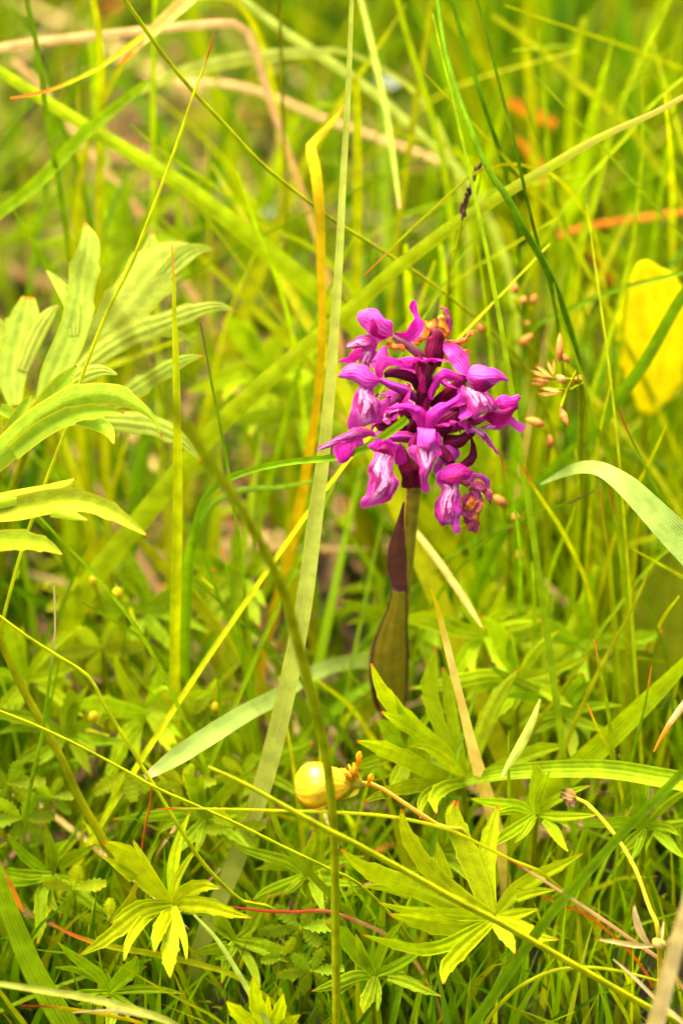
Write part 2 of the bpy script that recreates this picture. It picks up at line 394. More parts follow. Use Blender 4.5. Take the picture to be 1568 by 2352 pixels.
def place_label(pts, d, w, c, tp):
    """colour, build and tip of a blade and the nearest thing one can find"""
    u, v = pts[min(1, len(pts) - 1)]
    m = min(MARKS, key=lambda q: (q[0] - u) ** 2 + (q[1] - v) ** 2)
    tone = {'bright': 'bright green', 'lime': 'yellow green', 'mid': 'mid green', 'dark': 'dark green', 'pale': 'pale green'}[c]
    wm = max(w); build = 'thread thin' if wm < 7.5 else 'narrow' if wm < 13 else 'slim' if wm < 20 else 'broad'
    rel = 'close behind' if np.mean(d) < 40 else 'some way behind' if np.mean(d) < 75 else 'far behind'
    return f"{build} {tone} grass blade{' with ' + tp + ' tip' if tp else ''} {rel} {m[2]}"
G_BG = 'grass blades around the orchid'
L_BG = 'upright green grass blade standing blurred among the grass behind the orchid'
L_RT = 'thin pointed green blade standing in the grass on the sedge side of the orchid'
G_RT = G_BG
# the long pale blade and the crossing stalks around the orchid
blade(bm('pale', 'straw', .05, .45, 7), [(808,-20),(803,120),(797,250),(788,400),(778,600),(766,780),(752,950),(738,1080),(722,1200),(700,1370),(676,1500),(648,1630),(610,1780),(570,1900),(528,2010),(480,2120),(455,2200)],
      [2, 6, 9, 14, 22, 32], [10, 13, 16, 22, 29, 36, 41, 44, 44, 42, 40], 'long pale green flat grass blade rising past the orchid flowers', fold=.18, roll=.1)
blade(bm('lime', None, st=.1), [(280,-10),(320,47),(375,125),(440,205),(520,290),(600,375),(700,457),(775,512),(900,590),(1010,665),(1110,745),(1180,810)], [6, 20, 45], [10, 10, 9, 8, 7], 'long smooth dark green rush stem slanting down behind the orchid head', 'tube', 'rush', 'rush')
blade(bm('lime', 'red', .03), [(490,82),(470,150),(445,215),(410,320),(370,430),(322,555),(300,610),(250,709),(205,820),(180,890),(152,985),(108,1100),(72,1200),(40,1300),(0,1460)], [2, 4, 8, 14], [4, 7, 9, 9, 8, 8], 'slender green blade with reddish tip passing in front of the big divided leaf', fold=.4)
blade(bm('lime', 'orange', .04), [(395,562),(399,640),(401,720),(404,820),(407,950),(409,1100),(407,1250),(404,1380),(402,1480)], [-2, 6, 34], [2, 7, 12, 17, 20, 24, 25, 24], 'straight upright keeled green blade with orange point beside the divided leaf', fold=.5, roll=.2)
blade(bm('mid', 'brown', .06), [(460,740),(470,790),(488,890),(508,990),(524,1080),(540,1180),(555,1300),(566,1400),(576,1500)], [0, 10, 40], [3, 6, 8, 8, 9], 'dark green needle-like blade with brown tip between divided leaf and pale blade')
blade(bm('yellow', 'orange', .02, .3), [(795,238),(770,272),(745,300),(716,330),(712,342),(722,380),(730,440),(735,520),(737,620),(740,720),(735,850),(722,960),(706,1060),(690,1150),(668,1250),(640,1370),(610,1480)], [36, 26, 22, 30, 50, 70], [3, 14, 22, 27, 24, 20, 18, 20, 24, 24, 22], 'yellow grass blade sharply bent over near its top beside the pale blade', fold=.25, n=70)
blade(bm('vivid', 'wheat', .24, .2, 5), [(1590,210),(1500,260),(1420,295),(1340,335),(1250,390),(1190,425),(1110,475),(1050,510),(970,570),(900,625),(830,690),(740,765),(640,850),(520,960),(430,1060),(350,1160),(260,1270),(200,1350)], [14, 24, 36, 50], [12, 16, 24, 28, 32, 36, 42, 48, 50], 'broad bright green blade with straw coloured end crossing behind the orchid', fold=.2, roll=.1)
blade(bm('vivid', None, st=.2), [(-20,150),(80,215),(200,290),(300,350),(420,425),(520,500),(600,565),(680,630),(760,700),(840,780)], [48, 50, 65], [24, 30, 36, 44, 46, 40], 'broad yellow green blade running down from the straw towards the orchid head', roll=.1)
blade(bm('bright', None, st=.2), [(-10,497),(50,450),(110,395),(200,300),(280,235),(340,186)], [40, 46, 52], [24, 30, 30, 26, 14], 'medium green blade leaning across the broad yellow green one', root=False)
blade(bm('pale', None, st=.2), [(320,215),(400,172),(480,150),(560,135),(640,126),(720,121),(800,122)], [70, 70], [8, 26, 34, 30, 22, 12], 'arching pale green blade lying under the bent straw')
# straws
blade(bm('pink', None, st=.3), [(-30,116),(60,100),(200,84),(350,68),(480,55),(530,53),(560,62),(578,95),(592,135),(612,205),(640,290),(665,360),(690,430),(720,520),(742,600),(757,660)], [66, 66, 70, 90], [20, 20, 19, 18, 16, 14, 13], 'pale tan dry straw bent over at a joint behind the grass', name='dry_straw', cat='straw', n=70)
blade(bm('pink', None, st=.2), [(30,140),(90,195),(170,300),(240,390),(300,460),(330,495),(380,570),(430,660),(470,720)], [110, 115, 120], [16, 17, 18], 'blurred tan straw lying under the broad yellow green blade', name='dry_straw', cat='straw')
blade(bm('pink', None, st=.1), [(400,190),(500,190),(580,205),(660,235),(740,270),(850,310),(960,350),(1010,372)], [105, 110], [14, 17, 17, 14], 'reddish dry stalk lying level behind the bent straw', name='dry_straw', cat='straw', root=False)
blade(bm('straw', 'orange', .2), [(275,150),(305,118),(350,72),(390,35),(440,-10)], [44, 40], [3, 14, 24, 32, 34], 'dry peach coloured leaf with orange point hanging over the bent straw', name='dry_shoot', cat='dry shoot', root=False)
blade(bm('orange'), [(1155,232),(1190,243),(1230,262),(1275,288)], [120, 125], [12, 24, 26, 20], 'short orange dead leaf lying behind the broad crossing blade', name='dead_shoot', cat='dead shoot', root=False)
blade(bm('orange'), [(1185,315),(1215,350),(1240,390),(1250,430)], [118, 122], [8, 22, 28, 10], 'small rusty dead leaf just below the orange one', name='dead_shoot', cat='dead shoot', root=False)
blade(bm('orange', 'yellow', .3), [(1600,482),(1520,494),(1440,505),(1350,520),(1280,540)], [100, 105], [12, 16, 16, 14], 'orange stalk lying level in the grass under the broad crossing blade', name='dry_straw', cat='straw', root=False)
blade(bm('red'), [(1350,580),(1375,615),(1405,650)], [118, 120], [10, 20, 14], 'dull red dead leaf near the big yellow leaf', name='dead_shoot', cat='dead shoot', root=False)
blade(bm('brown'), [(1440,760),(1450,820),(1456,870)], [95, 98], [8, 22, 8], 'dark red brown dead leaf below the big yellow leaf', name='dead_shoot', cat='dead shoot', root=False)
blade(bm('straw', None), [(955,1222),(990,1268),(1040,1338),(1075,1392),(1106,1441)], [46, 30], [9, 15, 15, 13, 3], 'pale broken grass piece slanting down from the orchid stem', root=False, name='broken_grass_shoot')
blade(bm('straw', 'yellow', .1, .4), [(989,1352),(1005,1400),(1025,1480),(1045,1560),(1065,1640),(1085,1720),(1105,1790),(1122,1845),(1140,1910),(1155,1990)], [0, 8, 20, 30], [3, 11, 16, 18, 20, 25, 30, 31, 30, 26], 'straw yellow keeled blade standing right of the orchid stem', fold=.5) 
blade(bm('cream', 'orange', .06), [(1500,1727),(1530,1672),(1570,1618),(1620,1560)], [-6, -4], [3, 11, 16, 18], 'cream coloured dry blade end poking in above the dead flower stalk')
blade(bm('cream', None, st=.3), [(1590,2020),(1572,2090),(1552,2170),(1528,2260),(1505,2350),(1490,2410)], [-62, -54, -46], [20, 30, 36, 40, 40], 'thick cream straw standing out of focus before the grass', name='dry_straw', cat='straw')
# top of the picture, behind
for pts, d, w, c in (
        ([(213,-10),(225,60),(232,130),(233,200),(231,300),(229,450),(228,580)], [54, 70, 90], [14, 18, 19], 'lime'),
        ([(357,-10),(354,100),(352,200),(352,350),(355,540)], [70, 80, 100], [11, 13, 13], 'bright'),
        ([(60,-10),(80,80),(95,170),(105,250),(115,320),(130,390),(145,480),(160,590)], [38, 50, 70], [11, 13, 12], 'mid'),
        ([(100,100),(130,250),(165,340),(190,430),(208,520)], [80, 100], [5, 11, 12], 'dark'),
        ([(300,285),(350,330),(420,380),(490,425),(560,475),(640,530),(730,580)], [60, 75], [4, 9, 11], 'bright'),
        ([(545,395),(560,440),(585,510),(615,590),(640,650)], [42, 60], [4, 9, 10], 'bright'),
        ([(910,-10),(930,70),(955,150),(978,225),(1000,300),(1020,390),(1032,470)], [70, 90], [13, 15, 15], 'bright'),
        ([(992,-10),(972,130),(955,235),(940,340),(925,440),(908,570)], [80, 100], [12, 15, 15], 'lime'),
        ([(1540,-10),(1512,50),(1470,130),(1432,220),(1402,300),(1385,370),(1360,470),(1332,560),(1312,660)], [60, 90], [14, 17, 17], 'bright'),
        ([(1473,160),(1475,220),(1475,330),(1468,420),(1456,530),(1445,610)], [55, 75], [3, 8, 10], 'bright'),
        ([(1590,160),(1500,235),(1440,310),(1370,385),(1300,470),(1250,545)], [55, 75], [8, 10, 9], 'bright'),
        ([(548,-10),(620,48),(700,105),(784,160),(860,215),(900,250),(980,325),(1060,400)], [90, 100], [16, 22, 22, 18], 'pale'),
        ([(1128,34),(1180,70),(1250,120),(1320,185),(1400,250),(1450,300),(1500,370),(1570,470)], [105, 120], [12, 18, 20], 'lime'),
        ([(420,-10),(370,50),(310,112),(262,180)], [62, 70], [14, 16, 14], 'lime'),
        ([(30,480),(60,530),(95,590),(125,650)], [60, 80], [4, 12, 12], 'mid'),
        ([(818,180),(820,320),(820,480),(818,640)], [60, 100], [16, 22, 22], 'lime'),
        ([(930,560),(935,640),(940,720)], [60, 80], [10, 18, 16], 'bright'),
        ([(1337,560),(1320,680),(1302,780),(1290,860)], [70, 90], [10, 13, 13], 'lime'),
        ([(1450,560),(1432,650),(1402,760),(1372,860),(1352,930),(1342,1010)], [55, 75], [10, 12, 12], 'bright'),
        ([(1405,870),(1390,930),(1375,1000),(1365,1070),(1357,1140),(1352,1210)], [32, 60], [3, 8, 9], 'lime'),
        ([(1600,618),(1490,645),(1430,660),(1350,690),(1290,720),(1225,752)], [55, 75], [9, 11, 10], 'mid'),
        ([(1590,640),(1540,722),(1480,830),(1430,900),(1365,985),(1290,1062),(1200,1150)], [38, 60], [24, 30, 32], 'mid'),
        ([(1320,1160),(1308,1200),(1282,1260),(1262,1320),(1252,1390)], [50, 70], [3, 9, 10], 'bright'),
        ([(1372,1300),(1335,1400),(1290,1500),(1240,1590),(1190,1690)], [64, 76], [20, 40, 44], 'bright'),
        ([(1425,1250),(1432,1400),(1440,1500),(1442,1630)], [40, 60], [6, 12, 13], 'lime'),
        ([(1400,1280),(1410,1450),(1425,1610)], [50, 64], [6, 12, 13], 'bright'),
        ([(700,540),(700,700),(690,860)], [100, 120], [12, 20, 20], 'mid'),
        ([(270,1180),(330,1250),(400,1330),(480,1420),(560,1505)], [60, 74], [14, 24, 24], 'lime'),
        ([(1200,60),(1215,180),(1225,320)], [110, 130], [12, 22, 22], 'lime'),
        ([(1340,40),(1320,160),(1310,300)], [120, 140], [12, 24, 24], 'bright'),
        ([(1010,560),(1020,640),(1015,740)], [80, 100], [8, 12, 12], 'bright')):
    blade(bm('vivid' if c == 'bright' else c, None, st=.2), pts, [x * .78 for x in d], w, place_label(pts, d, w, c, None), group=G_BG)
blade(bm('lime', 'orange', .05), [(25,225),(70,218),(120,205),(180,180),(240,147),(300,103),(370,50),(430,0)], [24, 34, 50], [5, 8, 11, 13, 13], 'thin yellow green blade with orange tip curving under the rush stem')
blade(bm('olive', None, st=.1), [(642,-10),(645,100),(649,250),(652,350),(656,520)], [46, 60, 80], [7, 7, 6], 'thin brownish flower stalk standing behind the rush stem', 'tube', 'thin_rush', 'rush')
blade(bm('pale', 'pink', .04), [(917,478),(905,380),(886,250),(866,160),(846,70),(824,-20)], [46, 50], [8, 15, 16, 15, 13], 'pale green blade hanging down to a blunt pink end above the orchid', root=False)
# right hand side stalks
blade(bm('mid', None, st=.1), [(1003,-10),(1020,100),(1045,200),(1078,290),(1100,345),(1130,405),(1165,455),(1200,522),(1240,590),(1272,655),(1299,728),(1319,795),(1334,880),(1340,960)], [30, 16, 14, 30, 55], [10, 13, 15, 17, 16, 14], 'thick dark green stem curving down beside the rush seed heads', 'tube', 'rush', 'rush')
blade(bm('bright', None, st=.1), [(1270,650),(1290,735),(1312,800),(1336,868),(1356,940),(1380,1010),(1403,1080),(1420,1170),(1432,1300),(1440,1400)], [20, 24, 40], [4, 9, 11, 12], 'green blade alongside the thick stem disappearing behind the bent grey green leaf')
blade(bm('mid', None, st=.1), [(1033,-10),(1060,80),(1085,160),(1110,240),(1132,305),(1152,365),(1168,430),(1185,520)], [22, 26, 60], [9, 11, 11], 'dark green stem running parallel above the thick stem', 'tube', 'rush', 'rush')
blade(bm('mid', None, st=.1), [(1092,-10),(1120,90),(1140,170),(1160,250),(1182,335),(1203,430),(1222,510),(1240,580),(1262,650)], [10, 14, 30], [6, 8, 8, 7], 'thin green stem crossing in front of the broad straw ended blade', 'tube', 'rush', 'rush')
blade(bm('lime', 'orange', .03), [(836,632),(880,590),(940,530),(1000,475),(1060,420),(1085,400),(1130,383),(1180,376),(1225,386),(1280,410)], [6, 14, 40], [3, 6, 7, 7, 7], 'thin yellow green blade arching over the broad crossing blade with its tip down')
blade(bm('bright', None), [(1107,375),(1096,440),(1072,500),(1046,575),(1025,680)], [22, 40], [4, 7, 7], 'fine green blade touching the dark sedge spike')
blade(bm('mid', 'red', .05), [(1417,933),(1440,990),(1470,1050),(1500,1110),(1540,1180),(1580,1232)], [0, 4, 8], [3, 6, 7, 8], 'thin sharp green blade with red tip above the bent grey green leaf')
blade(bm('grey', None, .1, .35, 12, rough=.6), [(1240,1112),(1290,1088),(1330,1074),(1370,1075),(1402,1090),(1440,1118),(1490,1168),(1545,1225),(1610,1292),(1680,1380)], [30, 18, 6, 2, 2, 4], [4, 17, 27, 33, 40, 52, 62, 72, 78, 80], 'wide grey green grass leaf bent in an arch', fold=.15, roll=.25, name='broad_grass_shoot')
for pts, d, w, c, tp in (
        ([(1528,975),(1510,1020),(1480,1080),(1450,1140),(1420,1205)], [26, 50], [3, 7, 8], 'lime', None),
        ([(1143,1030),(1160,1090),(1175,1140),(1187,1200),(1192,1260),(1195,1330),(1191,1410)], [8, 20, 50], [3, 7, 8, 9], 'mid', 'red'),
        ([(1197,1063),(1220,1110),(1250,1157),(1282,1205),(1312,1262),(1342,1330)], [12, 24, 40], [3, 9, 10, 10], 'lime', 'red'),
        ([(1378,1115),(1385,1200),(1395,1270),(1401,1350),(1406,1410)], [28, 40], [3, 6, 7], 'lime', 'orange'),
        ([(1398,1120),(1410,1180),(1420,1250),(1431,1330),(1441,1410)], [20, 34], [3, 7, 8], 'bright', 'red'),
        ([(1365,1127),(1330,1145),(1290,1160),(1250,1172),(1190,1200),(1115,1242)], [24, 36], [2, 6, 8, 8], 'mid', 'brown'),
        ([(1220,1290),(1225,1340),(1226,1410)], [28, 40], [3, 8, 9], 'bright', None),
        ([(1490,1310),(1450,1400),(1400,1492),(1350,1592),(1302,1700),(1272,1765)], [18, 30], [5, 10, 11], 'lime', None),
        ([(1363,1468),(1375,1530),(1390,1600),(1401,1680),(1410,1765)], [6, 22], [3, 8, 10], 'bright', 'orange'),
        ([(1495,1530),(1480,1620),(1460,1700),(1446,1765)], [6, 20], [3, 7, 8], 'mid', 'orange'),
        ([(1347,1615),(1370,1670),(1402,1735)], [10, 22], [3, 7, 8], 'lime', 'orange'),
        ([(1167,1678),(1167,1750),(1168,1835)], [4, 14], [3, 6, 7], 'bright', None),
        ([(1568,1240),(1500,1290),(1420,1390),(1330,1520)], [24, 40], [6, 9, 9], 'bright', None),
        ([(1470,1330),(1500,1420),(1530,1520),(1545,1640)], [30, 40], [5, 8, 9], 'mid', None),
        ([(1320,1030),(1328,1120),(1326,1230),(1318,1330)], [30, 60], [4, 8, 10], 'bright', None)):
    blade(bm(c, tp, .06, st=.2), pts, d, w, place_label(pts, d, w, c, tp), group=G_RT)
# lower half
blade(bm('olive', None, st=.12), [(150,560),(250,700),(340,850),(440,1000),(502,1090),(562,1182),(620,1290),(655,1370),(682,1470),(706,1560),(730,1650),(750,1750),(762,1850),(768,1950),(770,2100),(772,2352),(772,2420)],
      [-200, -165, -130, -100, -84, -72, -60, -50, -42, -35, -29, -23, -18, -13, -7, 0, 2], [18, 20, 21, 22, 23, 23, 24, 24, 25, 25, 24, 22, 21, 20, 20, 20, 20], 'olive green rush stem leaning out of focus across the pale blade and past the buttercup', 'tube', 'rush', 'rush', n=60)
blade(bm('lime', None, st=.1), [(-10,1408),(60,1460),(130,1505),(205,1555),(240,1620),(290,1700),(345,1790),(400,1880),(450,1960),(500,2020),(560,2072),(620,2085)], [0, -2, 0, 10], [8, 9, 9, 10], 'smooth green rush stem slanting down over the divided leaf by the grass', 'tube', 'rush', 'rush')
blade(bm('lime', None, st=.1), [(-10,1630),(80,1665),(180,1712),(280,1765),(360,1810),(450,1850),(550,1895),(650,1945),(765,2000),(830,2035)], [-4, -4, 2], [7, 7, 8, 8], 'long thin yellow green stalk crossing the rush stems', 'tube', 'thin_rush', 'rush')
blade(bm('lime', None, st=.2), [(-10,1440),(8,1485),(52,1580),(102,1670),(152,1764),(180,1830),(238,1930),(280,2010)], [12, 18, 26], [18, 20, 22], 'stout yellow green grass stem standing behind the thin stalks', 'tube', 'grass_shoot', 'grass shoot')
blade(bm('mid', 'cream', .14), [(125,1345),(127,1440),(124,1480),(118,1530),(108,1610),(95,1700),(72,1800)], [2, 14], [4, 6, 8, 10], 'thin green blade whose upper third is dry and cream')
blade(bm('bright', None), [(85,1180),(150,1250),(205,1305),(300,1421),(375,1546),(415,1636),(447,1695)], [6, 12, 26], [5, 8, 10, 10], 'thin green blade slanting down below the divided leaves')
blade(bm('mid', 'orange', .04), [(510,1258),(525,1330),(545,1430),(560,1500),(570,1570)], [20, 40], [3, 8, 9], 'short dark needle blade beside the taller needle blade')
blade(bm('mid', None), [(455,1240),(490,1340),(530,1440),(556,1515)], [36, 52], [4, 9, 10], 'blurred needle blade behind the short dark one')
blade(bm('mid', None, .02, .35, 4), [(934,961),(905,985),(870,1008),(830,1033),(760,1052),(690,1058),(625,1068),(560,1085),(510,1106),(482,1128),(464,1160),(450,1212),(436,1270),(430,1330)], [-15, -12, -4, 6, 14, 18, 20, 30], [20, 20, 19, 16, 15, 15, 17, 18, 18, 22, 26], 'arching green blade with a cut end resting among the orchid flowers', fold=.5, n=64, roll=0.0)
blade(bm('mid', None, st=.2), [(720,1105),(640,1120),(560,1125),(500,1150),(470,1190)], [40, 46], [6, 14, 16], 'blurred curved green blade just under the arching cut one')
blade(bm('grey', 'cream', .02, .2, 9, nscale=160.0), [(333,1786),(400,1742),(480,1690),(560,1640),(635,1600),(700,1556),(770,1528),(850,1520)], [0, 3, 8, 16, 28, 44, 58, 66], [14, 40, 45, 42, 38, 36, 34, 32], 'broad pale leaf with torn end lying behind the long pale blade', fold=.15, root=True, roll=.15)
blade(bm('lime', 'red', .04), [(358,1858),(450,1857),(560,1859),(650,1862),(780,1866),(900,1876),(1020,1902),(1100,1938),(1180,1978),(1250,2010)], [-6, -4, 4], [3, 7, 8, 8], 'thin level blade passing just under the buttercup')
blade(bm('olive', None, st=.15), [(478,1762),(560,1800),(650,1850),(740,1900),(800,1930),(870,1968),(960,2018),(1060,2075),(1134,2112),(1250,2178),(1350,2235),(1484,2312),(1580,2365)], [-22, -20, -14, -10], [9, 15, 17, 17, 17], 'long green stem slanting across the lower divided leaf', 'tube', 'grass_shoot', 'grass shoot')
blade(bm('bright', None, st=.15), [(620,1830),(640,1908),(690,1980),(765,2062),(820,2120)], [6, 16], [14, 17, 17], 'yellow green blade sloping under the buttercup')
blade(bm('bright', None, st=.2, nst=4), [(960,1842),(1040,1800),(1130,1780),(1200,1771),(1300,1766),(1400,1768),(1500,1784),(1600,1810)], [24, 14, 8], [6, 22, 32, 38, 42, 44, 44], 'bright green blade arching level over the grass beside the straw yellow blade', fold=.35)
blade(bm('vivid', None, st=.2), [(1600,1490),(1540,1555),(1480,1615),(1400,1692),(1320,1765),(1260,1815),(1180,1905),(1130,1990)], [14, 24, 34], [22, 40, 52, 58, 58, 54], 'broad bright green blade slanting behind the level one', fold=.3)
blade(bm('pale', 'cream', .05, .3), [(1152,1785),(1165,1760),(1190,1720),(1220,1660),(1240,1605)], [2, 8], [3, 13, 21, 17, 5], 'small pale folded leaf hanging point down in the grass', root=False, name='hanging_grass_shoot')
blade(bm('mid', None, st=.2), [(1600,1738),(1500,1840),(1430,1910),(1350,2000),(1270,2090),(1190,2200),(1130,2290),(1085,2352),(1060,2390)], [-18, -10, 0], [20, 24, 26, 26], 'dark green flat blade slanting over the dead flower stalk', fold=.35)
blade(bm('pink', 'red', .05), [(1166,1974),(1220,2005),(1290,2050),(1380,2110),(1462,2168),(1530,2220)], [-14, -10, -4], [3, 7, 9, 9], 'pinkish dry blade with red point leading to the dead flower stalk')
blade(bm('orange', None), [(1186,2040),(1240,2056),(1290,2080),(1360,2110)], [4, 8], [2, 6, 7], 'short thin orange blade under the pinkish dry one')
blade(bm('lime', None), [(1545,2262),(1430,2232),(1350,2222),(1270,2230),(1200,2262),(1150,2305),(1110,2360)], [-12, -10, -2], [4, 8, 9, 10], 'fine yellow green blade arching low near the cream straw')
blade(bm('cream', None), [(1407,2203),(1450,2240),(1510,2300),(1580,2365)], [-16, -14], [3, 9, 10], 'narrow cream dry blade crossing the fine arching blade')
blade(bm('lime', None), [(1370,2230),(1412,2290),(1450,2360)], [-4, 2], [4, 9, 10], 'short yellow green blade beside the narrow cream one')
blade(bm('bright', None, st=.3), [(-10,1990),(10,2060),(40,2140),(78,2230),(125,2310),(165,2380)], [-14, -4], [30, 44, 52, 56], 'broad green blade sloping down below the orange dead leaf', fold=.3)
blade(bm('orange', None), [(-10,1985),(15,2025),(35,2060),(55,2095)], [-6, -2], [14, 22, 18, 6], 'small orange dead leaf lying on the broad green blade', name='dead_shoot', cat='dead shoot', root=False)
blade(bm('pale', None, st=.2), [(-10,2258),(100,2275),(200,2292),(310,2320),(410,2360)], [-26, -20], [12, 16, 17, 16], 'pale green blade lying out of focus along the low grass')
blade(bm('yellow', 'red', .1), [(45,2310),(110,2312),(170,2319),(260,2335),(340,2360)], [-10, -6], [3, 7, 9, 9], 'thin yellow blade with dark red tip under the pale one')
blade(bm('cream', None), [(168,2326),(250,2322),(330,2334),(410,2360)], [-12, -8], [3, 8, 10, 10], 'pale dry blade crossing the thin yellow one')
blade(bm('lime', None), [(279,2219),(340,2254),(420,2298),(510,2350)], [-10, -4], [3, 6, 7], 'fine yellow green needle below the palm shaped leaf')
blade(bm('pale', None), [(445,2100),(500,2160),(550,2240),(590,2310),(625,2370)], [-10, -4], [5, 11, 13, 13], 'pale slender blade curving down past the palm shaped leaf')
blade(bm('lime', 'orange', .12), [(115,2120),(180,2152),(260,2175),(350,2190),(450,2213),(555,2250)], [-4, 4], [4, 11, 15, 15, 12], 'green blade with orange tip lying under the palm shaped leaf')
blade(bm('pink', 'red', .3), [(529,2082),(600,2092),(680,2095),(765,2096)], [-4, 0], [3, 7, 8, 9], 'short pink dry blade pointing away from the olive rush stem')
blade(bm('lime', None), [(-10,2262),(30,2318),(75,2380)], [-10, -4], [8, 11, 12], 'yellow green blade leaving the low grass beside the pale one')
blade(bm('mid', None), [(200,1250),(140,1400),(60,1560),(20,1700)], [40, 60], [6, 12, 14], 'dark green blade behind the stout grass stem')
blade(bm('orange', None), [(348,1800),(345,1850),(330,1920)], [10, 16], [3, 6, 5], 'short rusty stalk under the torn pale leaf', 'tube', 'thin_rush', 'rush')

# more single blades that the photograph shows out of focus between the traced ones
def free_blade(u, v, d, L, c, w, az, lean):
    k = 6; q = []
    tip = P(u, v, d); h = tip[2]
    base = np.array((tip[0] - math.cos(az) * h * lean, tip[1] - math.sin(az) * h * lean, -.004))
    for i in range(k):
        t = i / (k - 1); e = t ** .7
        q.append(tip * (1 - e) * 1.0 + base * e + np.array((math.cos(az), math.sin(az), 0)) * 0)
        q[-1][2] = tip[2] * (1 - t) + base[2] * t
    a = smooth(np.c_[np.array(q), np.array([.0004, w * .7, w, w * 1.1, w, w * .8])], 18)
    roll = rng.uniform(-.6, .6)
    o = MB().ribbon(a[:, :3], a[:, 3], roll, .35, 3).build('grass_shoot', bm(c, None, .05, st=.2), None, a[-1, :3])
    return o
cnt = 0
while cnt < 230:
    u = rng.uniform(0, 1568); v = rng.uniform(0, 2150); dg = (.125 + (950 - v) * 7.166e-5) / .643
    if dg < .03: continue
    d = rng.uniform(.022, min(.10, dg * .7))
    if abs(u - 940) < 300 and 620 < v < 1500 and d < .06: continue
    if u < 500 and 480 < v < 1280 and d < .06: continue
    if u < 820 and v < 1300 and d < .055: continue
    if u > 1330 and 520 < v < 960 and d < .11: continue
    if 1150 < u < 1400 and 600 < v < 1000 and d < .07: continue
    cc = rng.choice(('bright', 'bright', 'lime', 'lime', 'mid')); wd = rng.choice((.0007, .0010, .0014, .0022, .0032, .0042))
    if d < .06: wd = min(wd, .0014)
    o = free_blade(u, v, d, 0, cc, wd, rng.uniform(0, 6.28), rng.uniform(0, 1.3))
    tag(o, place_label([(u, v)], [d * 1000], [wd * 1e4], cc, None), 'grass shoot', G_BG); cnt += 1

# ------------------------------------------------------------------ plants with divided leaves
def leafm(c, tip='orange', **k):
    return plant(C[c], C[tip], .035, edge=tuple(min(1, x * 1.35) for x in C[c]), stripes=.12, nst=2, mott=.16, bump=.35, tl=.4, rough=.55, nscale=420, **k)

def lobe_ribbon(pts, d, w, fold=.22, roll=0.0, teeth=(), n=30):
    q = trace(pts, d); k = S * (D0 + spread(np.asarray(d, float) / 1000, len(pts))) / D0
    a = smooth(np.c_[q, spread(w, len(pts)) * k * 1.06], n)
    s = np.linspace(0, 1, n); wm = np.ones(n)
    for t0, amp, wd in teeth:                          # saw teeth in the margin
        x = (s - t0) / wd; wm += np.where((x > 0) & (x < 1), amp * (1 - x), 0)
    return MB().ribbon(a[:, :3], np.maximum(a[:, 3] * wm, 3e-4) / math.cos(roll), roll, fold, 7)

def divided_leaf(parent, mat, lobes, d, hub, petiole=None, fold=.14):
    """one leaf: its first lobe is the leaf itself, the other lobes are its pieces; all meet at the hub"""
    first = None
    for i, L_ in enumerate(lobes):
        pts, w = list(L_[0]), list(L_[1]); dd = L_[2] if len(L_) > 2 else d
        teeth = L_[3] if len(L_) > 3 else ((.22, .30, .10), (.42, .26, .12)) if max(w) > 26 else ()
        # lift of alternate lobes so that overlapping ones never share a plane
        off = ((i * 37) % 7 - 3) * .35
        dd = list(np.atleast_1d(np.asarray(dd, float)) + off) if np.ndim(dd) else [dd + off - 1.5, dd + off * .3]
        mb = lobe_ribbon(pts, dd, w, fold * rng.choice((1, 1, -1)), rng.uniform(-.15, .15), teeth)
        if first is None: first = mb.build('leaf', mat, parent)
        else: mb.build('lobe', mat, first)
    return first

def petiole(parent, hub, d, base, mat, r=.0007, bend=(0, 0, .0), name='petiole'):
    a = P(hub[0], hub[1], d / 1000); b = np.asarray(base, float); mid = (a + b) / 2 + np.asarray(bend)
    q = smooth(np.array([a, mid, b]), 16)
    return MB().tube(q, np.linspace(r * .8, r * 1.2, 16), 8).build(name, mat, parent)

def ground_under(u, v, d, back=.0):
    p = P(u, v, d / 1000); return np.array((p[0], p[1] + back, -.004))

LP = leafm('leaf'); LY = leafm('leafy'); LM = leafm('mid'); ST = plant(C['lime'], mott=.15)

# the big divided plant on the left: pale upper leaf, sharp darker leaf, two low leaves
b0 = ground_under(-60, 1000, 45, .03)
t = thing('cranesbill_plant', 'large plant with pale deeply divided leaves beside the needle blades', 'plant', b0)
PALE = plant((.27, .35, .03), C['orange'], .02, edge=(.32, .38, .02), stripes=.10, nst=3, mott=.14, bump=.3, tl=.42, rough=.5, nscale=420)
divided_leaf(t, PALE, [
    ([(196,512),(206,560),(192,630),(184,700),(165,770),(125,860),(95,930)], [6, 46, 58, 56, 64, 60, 30], [26, 22, 18]),
    ([(107,620),(135,652),(165,700),(170,770)], [3, 24, 36, 20], [24, 20], ()),
    ([(455,566),(400,585),(352,625),(300,690),(245,755),(180,830),(120,905)], [6, 74, 104, 100, 80, 70, 34], [30, 26, 18]),
    ([(350,535),(345,580),(320,640),(290,690)], [8, 44, 60, 40], [30, 26], ()),
    ([(490,573),(455,572),(420,590),(370,640)], [3, 26, 40, 30], [32, 28], ()),
    ([(541,714),(500,703),(440,716),(370,742),(300,768),(220,820),(140,900)], [3, 22, 36, 46, 52, 44, 24], [26, 22, 18]),
    ([(448,787),(415,770),(370,760),(320,770)], [3, 16, 26, 24], [27, 23], ()),
    ([(466,817),(420,828),(360,862),(300,900),(240,930),(150,940)], [4, 26, 38, 40, 34, 20], [20, 17]),
    ([(460,1057),(420,1012),(360,980),(290,968),(210,965),(120,955)], [4, 30, 44, 46, 40, 22], [14, 15]),
    ([(270,860),(235,850),(190,862),(140,900)], [4, 26, 36, 20], [15, 16], ())], 18, (100, 930))
